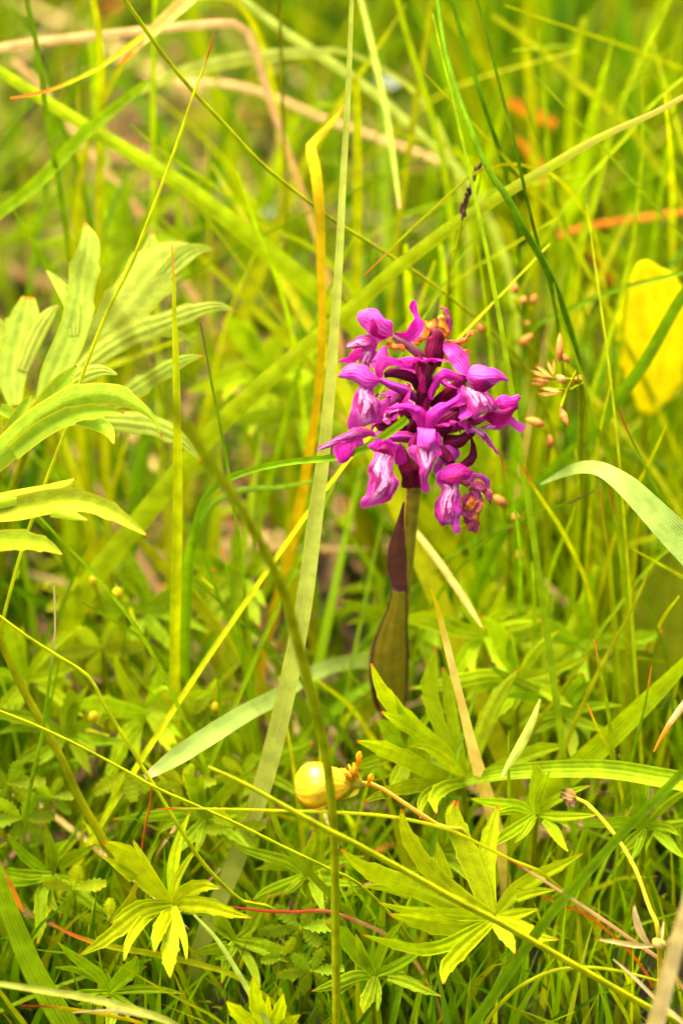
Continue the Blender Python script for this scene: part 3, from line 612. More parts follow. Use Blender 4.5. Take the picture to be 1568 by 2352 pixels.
divided_leaf(t, PALE, [
    ([(66,682),(58,730),(42,800),(30,860),(35,930)], [30, 66, 70, 62, 30], [34, 30]),
    ([(135,700),(110,725),(80,775),(50,850)], [4, 30, 40, 30], [33, 30], ()),
    ([(-20,720),(0,780),(15,850),(30,920)], [20, 60, 56, 30], [35, 31])], 32, (35, 930))
SHARP = plant((.19, .30, .008), C['red'], .02, edge=(.40, .38, .01), stripes=.3, nst=1, mott=.14, bump=.3, tl=.35, rough=.5, nscale=420)
divided_leaf(t, SHARP, [
    ([(373,1004),(350,957),(305,924),(260,905),(190,908),(120,938),(60,985),(0,1045),(-60,1090)], [3, 12, 30, 42, 50, 50, 56, 60, 50], [-6, -3, 2]),
    ([(176,840),(150,872),(118,912),(70,970)], [4, 36, 46, 34], [0, 1], ()),
    ([(286,948),(230,944),(170,952),(100,985),(30,1040)], [3, 26, 36, 40, 36], [-8, -2]),
    ([(262,1020),(248,988),(215,968),(170,958)], [3, 26, 36, 30], [-9, -4], ()),
    ([(72,905),(60,930),(40,965),(10,1010)], [3, 24, 34, 30], [2, 3], ()),
    ([(0,938),(20,945),(45,960)], [22, 26, 20], [3, 3], ())], 0, (0, 1045), fold=.35)
SHARP2 = plant((.25, .34, .008), C['red'], .02, edge=(.42, .40, .01), stripes=.3, nst=1, mott=.14, bump=.3, tl=.35, rough=.5, nscale=420)
divided_leaf(t, SHARP2, [
    ([(341,1232),(300,1203),(250,1172),(190,1152),(120,1152),(40,1168),(-50,1178)], [3, 22, 36, 46, 54, 54, 44], [-10, -6, 0]),
    ([(175,1098),(150,1116),(110,1128),(40,1142),(-50,1160)], [3, 26, 30, 34, 30], [-4, -2], ()),
    ([(202,1195),(170,1185),(120,1172)], [3, 18, 30], [-9, -7], ())], -6, (-50, 1175), fold=.3)
divided_leaf(t, SHARP2, [([(145,1274),(105,1252),(50,1240),(0,1242),(-60,1250)], [3, 28, 42, 46, 36], [-10, -6])], -8, (-60, 1250))
for hub, d in (((98, 930), 18), ((35, 930), 31), ((-55, 1085), 2), ((-45, 1176), -3), ((-55, 1250), -6)):
    petiole(t, hub, d, b0, ST, .0009, (-.004, 0, .006))
# little seedling shoots of the same plant
# divided plant just right of the orchid stem
b1 = ground_under(1075, 1815, 40)
t = thing('buttercup_plant', 'green plant with narrow spreading leaf lobes at the foot of the orchid stem', 'plant', b1)
divided_leaf(t, LP, [
    ([(852,1524),(872,1575),(905,1625),(950,1668),(1010,1722),(1062,1790)], [4, 24, 34, 36, 34, 18], [6, 18, 28]),
    ([(908,1598),(925,1640),(950,1675)], [3, 22, 20], [12, 18], ()),
    ([(876,1635),(915,1655),(970,1690),(1020,1730),(1064,1792)], [4, 26, 32, 34, 18], [4, 16, 26]),
    ([(820,1702),(870,1716),(930,1742),(990,1772),(1060,1796)], [5, 30, 36, 34, 18], [0, 12, 24]),
    ([(938,1712),(985,1718),(1030,1752),(1064,1794)], [4, 20, 26, 16], [8, 22]),
    ([(832,1842),(880,1822),(940,1806),(1000,1802),(1062,1800)], [4, 22, 30, 30, 18], [0, 12, 24]),
    ([(1001,1489),(988,1540),(987,1590),(1005,1655),(1035,1730),(1066,1792)], [4, 26, 32, 30, 28, 16], [22, 28]),
    ([(965,1596),(985,1620),(1005,1660)], [3, 20, 20], [20, 22], ()),
    ([(1016,1532),(1028,1580),(1036,1640),(1052,1720),(1068,1790)], [4, 24, 26, 24, 16], [26, 30]),
    ([(1190,1538),(1150,1590),(1115,1660),(1090,1730),(1070,1790)], [4, 30, 36, 30, 16], [34, 32])], 20, (1065, 1795))
divided_leaf(t, LP, [
    ([(1001,1868),(998,1830),(1025,1806),(1066,1798)], [4, 26, 28, 16], [10, 22]),
    ([(965,1880),(968,1840),(1000,1812),(1060,1798)], [4, 20, 22, 14], [8, 22], ()),
    ([(1305,1712),(1240,1722),(1170,1750),(1075,1800)], [4, 28, 30, 16], [24, 24])], 16, (1066, 1798))
for hub, d in (((1066, 1796), 28), ((1064, 1800), 22)): petiole(t, hub, d, b1, ST)
# divided leaf lower right
b2 = ground_under(1140, 2120, 25)
t = thing('buttercup_plant', 'yellow green many lobed leaf plant crossed by the slanting green stem', 'plant', b2)
divided_leaf(t, LY, [
    ([(920,1858),(930,1905),(958,1960),(1000,2010),(1060,2062),(1128,2100)], [4, 24, 34, 36, 36, 18], [-6, 0, 4]),
    ([(1003,1932),(1012,1972),(1028,2020)], [3, 20, 26], [-2, 1], ()),
    ([(782,1950),(830,1990),(890,2016),(960,2042),(1040,2076),(1126,2104)], [4, 28, 40, 44, 40, 18], [-12, -4, 3]),
    ([(830,2036),(880,2036),(940,2050)], [3, 20, 30], [-8, -3], ()),
    ([(868,2073),(930,2090),(1000,2098),(1070,2102),(1126,2106)], [3, 18, 26, 26, 16], [-10, 3]),
    ([(895,2100),(940,2110),(1000,2124),(1060,2130),(1128,2112)], [4, 26, 40, 36, 18], [-12, 3]),
    ([(833,2147),(890,2164),(960,2180),(1020,2172),(1080,2142),(1130,2114)], [3, 16, 24, 30, 28, 16], [-14, 2]),
    ([(1017,2260),(1022,2225),(1050,2190),(1092,2150),(1132,2116)], [4, 26, 34, 30, 16], [-14, 2]),
    ([(1048,1840),(1040,1870),(1058,1925),(1085,1990),(1108,2050),(1130,2100)], [14, 34, 42, 44, 40, 18], [8, 6]),
    ([(1143,1850),(1128,1905),(1116,1970),(1118,2040),(1132,2100)], [6, 30, 40, 38, 18], [10, 6]),
    ([(1338,1960),(1290,1985),(1230,2015),(1180,2050),(1136,2102)], [3, 20, 32, 36, 18], [4, 5]),
    ([(1275,2044),(1230,2048),(1185,2060)], [3, 20, 26], [4, 4], ()),
    ([(1235,2088),(1200,2096),(1170,2102),(1138,2106)], [3, 22, 26, 16], [0, 4], ()),
    ([(1282,2158),(1235,2150),(1190,2130),(1140,2108)], [3, 24, 36, 18], [-6, 3]),
    ([(1182,2190),(1168,2160),(1150,2130),(1136,2110)], [3, 24, 34, 18], [-8, 3])], 0, (1130, 2105))
petiole(t, (1130, 2106), 5, b2, ST)
# palm shaped leaf lower left
b3 = ground_under(398, 2080, 25)
t = thing('buttercup_plant', 'yellow palm shaped divided leaf plant below the broad torn pale leaf', 'plant', b3)
divided_leaf(t, LY, [
    ([(238,1934),(275,1952),(310,1985),(345,2028),(392,2074)], [8, 36, 46, 44, 18], [-6, 2]),
    ([(236,1966),(270,1988),(310,2018)], [3, 18, 26], [-7, -2], ()),
    ([(306,1930),(325,1968),(352,2020),(390,2070)], [4, 18, 26, 16], [4, 4]),
    ([(436,1866),(412,1925),(398,1990),(396,2068)], [3, 18, 26, 16], [6, 4]),
    ([(458,1940),(425,1985),(402,2030),(396,2070)], [3, 14, 18, 14], [4, 4]),
    ([(506,2040),(465,2034),(425,2050),(398,2076)], [4, 26, 34, 18], [-4, 3]),
    ([(578,2108),(530,2096),(480,2080),(430,2076),(398,2078)], [3, 22, 34, 36, 18], [-8, 3]),
    ([(180,2196),(230,2166),(280,2128),(330,2092),(394,2078)], [3, 22, 32, 34, 16], [-12, 2]),
    ([(255,2120),(300,2092),(340,2080),(394,2076)], [4, 26, 30, 16], [-6, 2]),
    ([(285,2206),(298,2160),(325,2118),(360,2090)], [3, 18, 24, 18], [-12, 0], ()),
    ([(355,2186),(362,2145),(380,2108),(396,2080)], [3, 24, 28, 16], [-12, 2]),
    ([(391,2246),(389,2205),(392,2160),(396,2082)], [3, 28, 36, 18], [-14, 2]),
    ([(429,2202),(424,2160),(412,2120),(400,2084)], [3, 14, 18, 14], [-12, 2])], -3, (396, 2078))
petiole(t, (396, 2078), 4, b3, ST)
b4 = ground_under(612, 2400, 6)
t = thing('buttercup_plant', 'small divided leaf plant rising beside the foot of the olive rush stem', 'plant', b4)
divided_leaf(t, LY, [
    ([(580,2243),(586,2290),(600,2340),(612,2400)], [3, 28, 34, 18], [-10, 0]),
    ([(520,2300),(545,2325),(580,2360),(610,2402)], [4, 28, 30, 16], [-12, 0]),
    ([(650,2282),(642,2320),(628,2360),(614,2402)], [4, 26, 30, 16], [-10, 0]),
    ([(615,2285),(614,2330),(612,2380)], [3, 20, 24], [-8, 0]),
    ([(690,2330),(660,2350),(630,2380)], [3, 24, 24], [-12, 0])], -6, (612, 2400))
petiole(t, (612, 2400), 1, b4, ST)

# toothed leaves: five-fingered rosettes of the small yellow flowered plants, seen soft
def toothed(pts, d, w, roll=0.0):
    q = trace(pts, d); n = 36
    a = smooth(np.c_[q, spread(w, len(pts)) * S], n); s = np.linspace(0, 1, n)
    saw = .8 + .6 * (1 - ((s * 6) % 1.0)) * (s < .75)
    return MB().ribbon(a[:, :3], np.maximum(a[:, 3] * saw, 3e-4), roll, .25, 5)

def rosette(t, u, v, d, size, mat, angs, tilt=.75):
    first = None
    for i, a in enumerate(angs):
        L_ = size * rng.uniform(.85, 1.15); cu, cv = math.cos(a), -math.sin(a) * tilt
        pts = [(u + cu * L_ * k, v + cv * L_ * k) for k in (1, .7, .35, .05)]
        dd = [d - rng.uniform(-3, 5) + (-cv * -6), d]
        mb = toothed(pts, dd, [size * .16, size * .34, size * .28, size * .08], rng.uniform(-.3, .3))
        if first is None: first = mb.build('leaf', mat, t)
        else: mb.build('leaflet', mat, first)

def bud(t, u, v, d, size, mat, matp, stem_to, matst):
    """green calyx with pointed sepals round a small yellow bud"""
    c = P(u, v, d / 1000); r = size * S
    ax = unit(np.array((rng.uniform(-.4, .4), rng.uniform(-.5, .1), 1.0)))
    s = np.linspace(-1, 1, 9); q = c + ax * (s[:, None] * r)
    b = MB().tube(q, r * .8 * np.sqrt(np.maximum(1 - s ** 2, .01)), 10).build('flower_bud', matp, t)
    sd_ = unit(np.cross(ax, (1, .2, .1))); sd2 = np.cross(ax, sd_)
    for k in range(5):
        a = k * 2 * math.pi / 5; o_ = sd_ * math.cos(a) + sd2 * math.sin(a)
        pts = smooth(np.array([c + o_ * r * 1.3 + ax * r * 1.1, c + o_ * r * .95 + ax * r * .2, c + o_ * r * .3 - ax * r * .95]), 8)
        MB().ribbon(pts, np.interp(np.linspace(0, 1, 8), [0, .5, 1], [.1, .8, .4]) * r, 0, .3, 3, face=o_).build('sepal', mat, b)
    q = smooth(np.array([c - ax * r * .9, (c + stem_to) / 2 + np.array((.002, 0, .003)), stem_to]), 12)
    MB().tube(q, np.full(12, .00045), 6).build('stem', matst, t)

TG = plant((.25, .33, .004), None, mott=.2, tl=.4, stripes=.15, nst=2); TD = plant((.17, .26, .004), None, mott=.2, tl=.35, stripes=.15, nst=2)
YB = plant(C['gold'], None, mott=.15); FLW = plant((.5, .46, .02), None, mott=.15)
def cinquefoil(label, base, ros, buds, mat=TG):
    t = thing('cinquefoil_plant', label, 'plant', base)
    for (u, v, d, sz, angs) in ros:
        rosette(t, u, v, d, sz, mat, angs)
        petiole(t, (u, v), d, base, ST, .0005, name='stem')
    for (u, v, d, sz) in buds:
        bud(t, u, v, d, sz, mat, YB, base * .35 + P(u, v + 60, d / 1000) * .65, ST)
    return t
star = [0.1, 1.2, 2.3, 3.3, 4.4, 5.4]
cinquefoil('bushy cinquefoil with yellow buds under the slanting thin blade', ground_under(240, 1530, 62), [(235, 1490, 50, 95, star), (150, 1500, 54, 70, [.5, 1.6, 2.8, 3.9, 5.2]), (170, 1370, 54, 70, [.4, 1.5, 2.6, 3.7, 5]), (330, 1560, 56, 70, star)],
           [(270, 1362, 40, 15), (214, 1334, 46, 13), (215, 1648, 34, 16)])
cinquefoil('cinquefoil with upright toothed leaves above the torn pale leaf', ground_under(450, 1690, 50), [(435, 1650, 42, 95, [.6, 1.1, 1.6, 2.2, 2.8, 4.6]), (470, 1620, 46, 80, [.4, 1.2, 2, 3.2]), (430, 1740, 38, 60, star)], [(495, 1625, 34, 14)])
cinquefoil('low dark green toothed plant beside the stout grass stem', ground_under(60, 1890, 36), [(50, 1880, 24, 85, star), (20, 1800, 24, 80, star), (120, 1830, 30, 60, star)], [], TD)
cinquefoil('toothed leaf plant hanging under the torn pale leaf', ground_under(290, 1790, 30), [(290, 1770, 22, 90, [4.4, 4.9, 5.4, 3.9]), (420, 1800, 26, 70, star)], [])
cinquefoil('dark toothed leaves beside the lower part of the olive rush stem', ground_under(690, 2180, 22), [(690, 2130, 12, 85, star), (715, 2230, 6, 70, star), (650, 2200, 10, 60, star)], [], TD)
cinquefoil('small toothed leaves under the fine needle', ground_under(170, 2050, 22), [(170, 2040, 16, 80, [.2, 2.9, 1.4, 4.4]), (250, 2110, 16, 70, [.2, 1.5, 3.1])], [])
cinquefoil('soft green divided rosette behind the pale blade', ground_under(640, 930, 120), [(640, 920, 92, 110, star), (600, 830, 100, 90, star), (680, 1000, 90, 90, star)], [])
cinquefoil('blurred green toothed tuft behind the slanting dark blade', ground_under(1200, 1500, 70), [(1190, 1480, 60, 110, star), (1110, 1400, 66, 90, star), (1250, 1640, 50, 90, star)], [])
cinquefoil('olive rosette half hidden behind the upright keeled blade', ground_under(330, 1830, 36), [(560, 1780, 30, 70, star), (540, 1900, 22, 70, star)], [])

# further divided leaves of the same kind that fill the undergrowth
PALM = [([(-158,-140),(-118,-122),(-84,-90),(-48,-48),(0,0)], [8,36,46,44,18]), ([(-90,-146),(-70,-106),(-44,-56),(0,-4)], [4,20,28,16]), ([(40,-208),(16,-150),(2,-84),(0,-6)], [3,22,30,16]),
        ([(110,-36),(68,-42),(30,-26),(2,0)], [4,28,34,18]), ([(182,32),(134,20),(84,4),(34,0)], [3,24,36,20]), ([(-216,120),(-166,90),(-116,52),(-66,16),(0,2)], [3,24,34,34,16]),
        ([(-110,130),(-98,84),(-70,42),(-36,12)], [3,20,26,18]), ([(-6,170),(-8,128),(-4,84),(0,4)], [3,28,36,18]), ([(34,126),(28,84),(16,44),(2,6)], [3,18,24,16]), ([(120,-120),(86,-80),(44,-36),(4,-2)], [3,24,32,16])]
LG = leafm('bright'); LV = leafm('vivid')
for (u, v, d, k, r, mt) in ((1190,1560,40,.85,.4,LV), (1115,1460,46,.8,-.5,LV), (1290,1640,40,.75,1.2,LG), (1230,1870,16,.7,.8,LV), (1330,1480,52,.8,2.2,LG), (930,1740,36,.7,.3,LG), (150,1690,40,.8,.9,LG), (340,1640,44,.85,-.6,LV),
                            (560,1760,40,.8,2.0,LG), (470,1880,26,.75,.5,LG), (120,2010,22,.8,-.9,LG), (250,2280,4,.7,1.4,LG), (540,2160,14,.7,2.6,LG), (860,2240,6,.75,.2,LG), (700,2010,22,.7,1.0,LG), (620,850,84,1.0,.2,LV), (690,940,80,.9,1.3,LG),
                            (560,1330,66,.8,-.3,LG), (60,1560,50,.8,.5,LV), (330,1400,58,.85,1.8,LG), (300,560,95,1.0,.5,LG), (1480,1900,20,.7,.6,LG), (950,1450,70,.8,1.0,LG), (1000,1960,20,.6,2.2,LG)):
    base = ground_under(u, v, d, .004); c_, s_ = math.cos(r), math.sin(r)
    t = thing('buttercup_plant', place_label([(u, v)], [d], [9], 'bright', None).replace('narrow bright green grass blade', ('bright' if mt is LV else 'mid') + ' green leaf cut into lobes'), 'plant', base, 'cut leaved plants in the undergrowth')
    lob = []
    for pts, w in PALM:
        j = rng.uniform(.8, 1.2)
        q_ = [(u + k * j * (x * c_ - y * s_), v + k * j * .8 * (x * s_ + y * c_)) for x, y in pts]
        lob.append((q_, [x * k for x in w], [d - rng.uniform(2, 8), d]))
    divided_leaf(t, mt, lob, d, (u, v)); petiole(t, (u, v), d, base, ST)

# the two large soft leaves at the edge of the grass
def big_leaf(label, mat, pts, d, w, fold=.2):
    base = ground_under(pts[-1][0], pts[-1][1], d[-1])
    t = thing('dock_plant', label, 'plant', base)
    q = trace(pts, d); a = smooth(np.c_[q, spread(w, len(pts)) * S], 30); s = np.linspace(0, 1, 30)
    MB().ribbon(a[:, :3], a[:, 3] * (1 + .05 * np.sin(s * 60)), .1, fold, 9).build('leaf', mat, t, thick=.0002)
    petiole(t, pts[-1], d[-1], base, ST, .001, name='stem')
big_leaf('large blurred bright yellow leaf behind the slanting dark green blade', plant((.86, .74, .001), None, mott=.10, tl=.4, stripes=.1, nst=4, var=0), [(1475, 600), (1490, 660), (1500, 730), (1505, 800), (1500, 880), (1480, 950)], [66, 70, 78], [20, 150, 190, 190, 140, 30])
big_leaf('large blurred olive green leaf standing under the bent grey green leaf', plant((.24, .30, .005), None, mott=.12, tl=.4, stripes=.1, nst=4), [(1550, 1240), (1540, 1320), (1530, 1400), (1520, 1480), (1500, 1560), (1480, 1620)], [52, 56, 60], [20, 130, 180, 170, 110, 24])

# ------------------------------------------------------------------ buttercup, rush seed heads, sedge spike, dead flower stalk
def VS(u, v, d): return P(u, v, d / 1000)
def sheet(Lp, Rp, bulge=0.0, n=18, m=9, conv=VS, crumple=0.0, seed=0):
    """a petal: two traced edges with depth, bellied between them"""
    Lq = smooth(np.array([conv(*x) for x in Lp]), n); Rq = smooth(np.array([conv(*x) for x in Rp]), n)
    t = np.linspace(0, 1, m); G = Lq[:, None] * (1 - t)[None, :, None] + Rq[:, None] * t[None, :, None]
    s = np.linspace(0, 1, n); prof = np.sin(math.pi * np.clip(s * .94 + .03, 0, 1)) ** .6
    G += -FWD[None, None, :] * (bulge * prof[:, None] * np.sin(math.pi * t)[None, :] ** .8)[..., None]
    if crumple:
        for i in range(n):
            for j in range(m):
                e = .35 + 1.3 * abs(2 * t[j] - 1)
                G[i, j] += np.array(mnoise.noise_vector(Vector(G[i, j] * 900) + Vector((seed, 0, 0)))) * crumple + np.array(mnoise.noise_vector(Vector(G[i, j] * 330))) * .00055 * e
    uv = np.stack(np.broadcast_arrays(s[:, None], t[None, :]), -1)
    return MB().grid(G, uv)

# wilting buttercup seen from the side
bb = ground_under(1075, 1960, 12)
t = thing('buttercup', 'wilting yellow buttercup lying sideways behind the olive rush stem', 'flower', bb)
BUT = plant((.88, .56, .012), None, mott=.10, rough=.42, tl=.25, spec=.6, tlcol=(1, .9, .4), var=0, edge=(.84, .40, .001), rim=.10, stripes=.10, nst=5, bump=.2)
DRYY = plant((.72, .36, .01), None, mott=.25, tl=.3, var=0)
pf = sheet([(812,1794,8),(778,1775,2),(745,1757,-2),(708,1755,-2),(684,1773,3),(677,1800,8)], [(812,1804,8),(786,1830,2),(752,1847,-2),(722,1858,-2),(696,1850,3),(680,1822,8)], .0035).build('petal', BUT, t, thick=.0002)
sheet([(810,1796,9),(770,1768,14),(735,1752,18),(700,1756,20),(678,1785,16)], [(810,1802,9),(775,1836,14),(750,1850,18),(712,1860,20),(682,1830,16)], -.004).build('petal', BUT, t, thick=.0002)
sheet([(812,1795,7),(790,1772,4),(765,1762,4),(742,1766,6)], [(812,1802,7),(790,1806,2),(765,1800,2),(744,1792,5)], .002).build('petal', BUT, t, thick=.0002)
sheet([(815,1806,6),(800,1828,3),(786,1836,3)], [(828,1806,6),(822,1825,3),(802,1838,3)], .001, 10, 5).build('sepal', plant((.42, .42, .01), None, mott=.2), t, thick=.0002)
for k, (u, v, e) in enumerate(((826, 1727, 3.4), (800, 1755, 1.6), (812, 1752, 1.8), (790, 1765, 1.6), (783, 1764, 1.2), (818, 1762, 2), (805, 1770, 2.2), (796, 1776, 2), (822, 1775, 2.2), (776, 1772, 1.2))):
    q = smooth(np.array([VS(812 + rng.uniform(-4, 4), 1796, 6), VS((u + 812) / 2 + rng.uniform(-4, 4), (v + 1796) / 2, 4 + rng.uniform(-4, 2)), VS(u, v, 4 + rng.uniform(-5, 3))]), 8)
    MB().tube(q, np.interp(np.linspace(0, 1, 8), [0, .6, .85, 1], [.0004, .0004, .00022 * e, .0001 * e]), 6).build('stamen', DRYY, t)
q = smooth(np.array([VS(806, 1798, 7), VS(815, 1797, 6), VS(826, 1798, 7)]), 8); MB().tube(q, np.array([.0004, .0014, .0018, .0019, .0018, .0015, .0012, .0007]), 10).build('receptacle', FLW, t)
q = smooth(np.array([VS(824, 1799, 7), VS(845, 1799, 7), VS(870, 1808, 6), VS(900, 1826, 6), VS(950, 1860, 5), VS(1010, 1900, 6), VS(1075, 1945, 10), bb]), 30)
MB().tube(q, np.interp(np.linspace(0, 1, 30), [0, .12, .2, 1], [.0006, .0005, .0006, .0009]), 8).build('stem', plant(C['lime'], (.6, .33, .03), .28, mott=.15, var=0), t)
MB().tube(smooth(np.array([VS(846, 1800, 6), VS(850, 1788, 4), VS(855, 1781, 3)]), 6), np.array([.0004, .0004, .0004, .0006, .0008, .0004]), 6).build('stamen', DRYY, t)

# rush with cream and orange seed capsules, right of the orchid
SEED = plant((.52, .24, .04), (.36, .10, .03), .3, mott=.3, tl=.25, rough=.5, var=.12, stripes=.3, nst=4)
SEEDY = plant((.58, .38, .08), (.45, .16, .03), .2, mott=.3, tl=.25, rough=.5, var=.12, stripes=.3, nst=4)
def capsule(t, a, b, r, mat=SEED, open_=False):
    r *= .9
    a, b = VS(*a), VS(*b); s = np.linspace(0, 1, 10); q = a + (b - a) * s[:, None]
    if not open_:
        return MB().tube(q, r * S * np.interp(s, [0, .15, .45, .8, 1], [.15, .6, 1, .7, .08]), 8).build('seed_capsule', mat, t)
    L_ = b - a; ax = unit(L_); sd_ = unit(np.cross(ax, FWD)); first = None
    for k in range(4):
        an = k * math.pi / 2 + .5; o_ = sd_ * math.cos(an) + np.cross(ax, sd_) * math.sin(an)
        pts = smooth(np.array([b + o_ * r * S * 1.2, (a + b) / 2 + o_ * r * S * .75, a]), 8)
        m_ = MB().ribbon(pts, np.interp(np.linspace(0, 1, 8), [0, .5, 1], [.1, 1.0, .4]) * r * S, 0, .4, 3, face=o_)
        first = m_.build('seed_capsule', mat, t) if first is None else (m_.build('scale', mat, first), first)[1]
    return first
def stalk(t, pts, r, mat=ST, name='stem'):
    q = smooth(np.array([VS(*p) if len(p) == 3 and abs(p[2]) > -1 else p for p in pts]), 24)
    return MB().tube(q, np.linspace(r, r * 1.3, 24), 6).build(name, mat, t)
def seed_rush(label, base_uvd, stems, caps):
    base = ground_under(*base_uvd); t = thing('seeding_rush', label, 'rush', base, None)
    for st_ in stems:
        pts = [VS(*p) for p in st_]
        if st_[-1][1] > 880: pts.append(base)
        q = smooth(np.array(pts), 24); MB().tube(q, np.linspace(.00035, .0006, 24), 6).build('stem', ST, t)
    for c in caps: capsule(t, *c)
    return t
seed_rush('rush head with open cream seed capsules and one hanging on a curl', (1345, 1010, 60), [
    [(1290, 800, 20), (1310, 860, 20), (1332, 910, 22), (1345, 1000, 40)], [(1248, 868, 18), (1290, 862, 18), (1325, 890, 20), (1338, 935, 24)],
    [(1250, 895, 17), (1290, 892, 18), (1328, 905, 20), (1338, 940, 24)], [(1287, 935, 16), (1276, 915, 16), (1283, 900, 17), (1305, 897, 18), (1332, 915, 22)]],
    [((1284, 832, 20), (1285, 765, 20), 10), ((1306, 836, 20), (1290, 810, 20), 8), ((1268, 868, 18), (1222, 845, 17), 12, SEEDY, True), ((1270, 862, 18), (1262, 826, 17), 10, SEEDY, True), ((1265, 875, 18), (1220, 876, 17), 10, SEED, True),
     ((1288, 900, 17), (1236, 898, 16), 12, SEEDY, True), ((1300, 880, 18), (1276, 862, 18), 12, SEEDY), ((1318, 880, 20), (1336, 862, 20), 9), ((1286, 936, 16), (1303, 978, 15), 11)])
seed_rush('rush with blurred tan seed capsules standing behind the orchid head', (1210, 900, 90), [
    [(1180, 690, 55), (1210, 760, 60), (1230, 830, 66), (1232, 890, 80)], [(1215, 705, 58), (1232, 760, 62), (1236, 830, 68)], [(1195, 780, 55), (1220, 800, 60), (1234, 840, 68)], [(1105, 760, 60), (1150, 800, 66), (1210, 860, 76)]],
    [((1186, 676, 55), (1176, 648, 55), 11), ((1220, 700, 58), (1230, 676, 57), 10), ((1190, 795, 55), (1222, 768, 54), 12), ((1108, 768, 60), (1100, 738, 60), 10), ((1195, 700, 55), (1206, 680, 55), 9), ((1200, 750, 62), (1215, 740, 62), 9)])
seed_rush('rush with blurred seed capsules low beside the orchid head', (1250, 1120, 70), [
    [(1212, 965, 40), (1240, 985, 44), (1255, 1060, 56)], [(1262, 1015, 50), (1258, 1060, 54), (1256, 1090, 60)]], [((1252, 978, 36), (1206, 962, 36), 12), ((1265, 1030, 50), (1260, 1000, 50), 10)])
seed_rush('rush with pale seed capsules under the withered orchid flower', (1170, 1260, 70), [
    [(1150, 1150, 40), (1160, 1190, 46), (1168, 1240, 60)], [(1180, 1185, 46), (1175, 1220, 52), (1170, 1250, 60)]], [((1164, 1164, 40), (1132, 1138, 40), 13), ((1190, 1200, 46), (1178, 1178, 46), 12), ((1168, 1222, 50), (1176, 1202, 50), 10), ((1196, 1290, 44), (1190, 1262, 44), 10)])

# dark sedge spike
sb = ground_under(1030, 640, 40); t = thing('sedge', 'dark brown narrow sedge spike on a thin stalk above the broad blade', 'sedge', sb)
SED = plant((.10, .045, .025), None, mott=.4, tl=.1, var=0)
q = smooth(np.array([VS(1097, 384, 20), VS(1080, 430, 20), VS(1068, 470, 21), VS(1060, 505, 22)]), 20)
sp = MB().tube(q, np.interp(np.linspace(0, 1, 20), [0, .2, .7, 1], [.0002, .0004, .00045, .0003]), 8).build('spike', SED, t)
for k in range(26):
    c = q[min(19, int(k * .74))] ; o_ = np.array((rng.uniform(-1, 1), rng.uniform(-1, 1), rng.uniform(-.3, .8))); o_ = unit(o_)
    MB().tube(smooth(np.array([c, c + o_ * .0006 + np.array((0, .0002, .0005)), c + o_ * .0008 + np.array((0, .0003, .0012))]), 5), np.array([.0002, .00035, .0004, .0003, .0001]), 5).build('scale', SED, sp)
MB().tube(smooth(np.array([VS(1060, 503, 22), VS(1054, 540, 23), VS(1042, 600, 26), VS(1028, 680, 34), sb]), 24), np.full(24, .00022), 6).build('stem', plant(C['olive'], None, .15, mott=.2), t)

# dead flower stalk at the lower right
db = ground_under(1530, 2250, 6); t = thing('withered_flower', 'withered bud on a bent yellow stalk with papery cream bracts', 'flower', db)
YST = plant((.52, .43, .02), None, mott=.2); CRM = plant((.46, .33, .12), C['brown'], .06, mott=.2, tl=.3)
MB().tube(smooth(np.array([VS(1318, 1832, -2), VS(1340, 1840, -3), VS(1370, 1868, -5), VS(1420, 1930, -7), VS(1460, 2000, -9), VS(1488, 2080, -10), VS(1512, 2162, -10), db]), 30), np.linspace(.00042, .0006, 30), 8).build('stem', YST, t)
for k, (a, b, c_) in enumerate((((1322, 1834), (1304, 1828), (1286, 1822)), ((1322, 1832), (1305, 1816), (1288, 1815)), ((1320, 1838), (1308, 1845), (1294, 1836)), ((1322, 1836), (1314, 1848), (1306, 1852)), ((1320, 1834), (1300, 1836), (1284, 1830)))):
    q = smooth(np.array([VS(*c_, -2 - k * .4), VS(*b, -4 + k), VS(*a, -2)]), 8)
    MB().ribbon(q, np.interp(np.linspace(0, 1, 8), [0, .5, 1], [.3, 1, .5]) * 17 * S, .4 * (k - 2), .5, 5).build('sepal', plant((.50, .30, .14), C['brown'], .3, mott=.35, var=0), t)
for pts, w in (([(1454, 2076, -12), (1460, 2115, -12), (1474, 2150, -11), (1490, 2170, -10)], [4, 17, 18, 8]), ([(1523, 2114, -8), (1519, 2140, -9), (1516, 2166, -10)], [3, 9, 8]), ([(1368, 2157, -14), (1410, 2163, -13), (1460, 2172, -11), (1500, 2172, -10)], [3, 10, 12, 8]), ([(1560, 2130, -10), (1540, 2155, -10), (1515, 2175, -10)], [3, 10, 9])):
    q = smooth(np.array([VS(*p) for p in pts]), 14); MB().ribbon(q, spread(w, 14) * S, .2, .5, 5).build('bract', CRM, t)
MB().tube(smooth(np.array([VS(1500, 2160, -10), VS(1512, 2168, -11), VS(1526, 2178, -10)]), 8), np.array([.0005, .0009, .0012, .0013, .0013, .0011, .0009, .0006]), 8).build('joint', plant((.62, .55, .10), None, mott=.2), t)

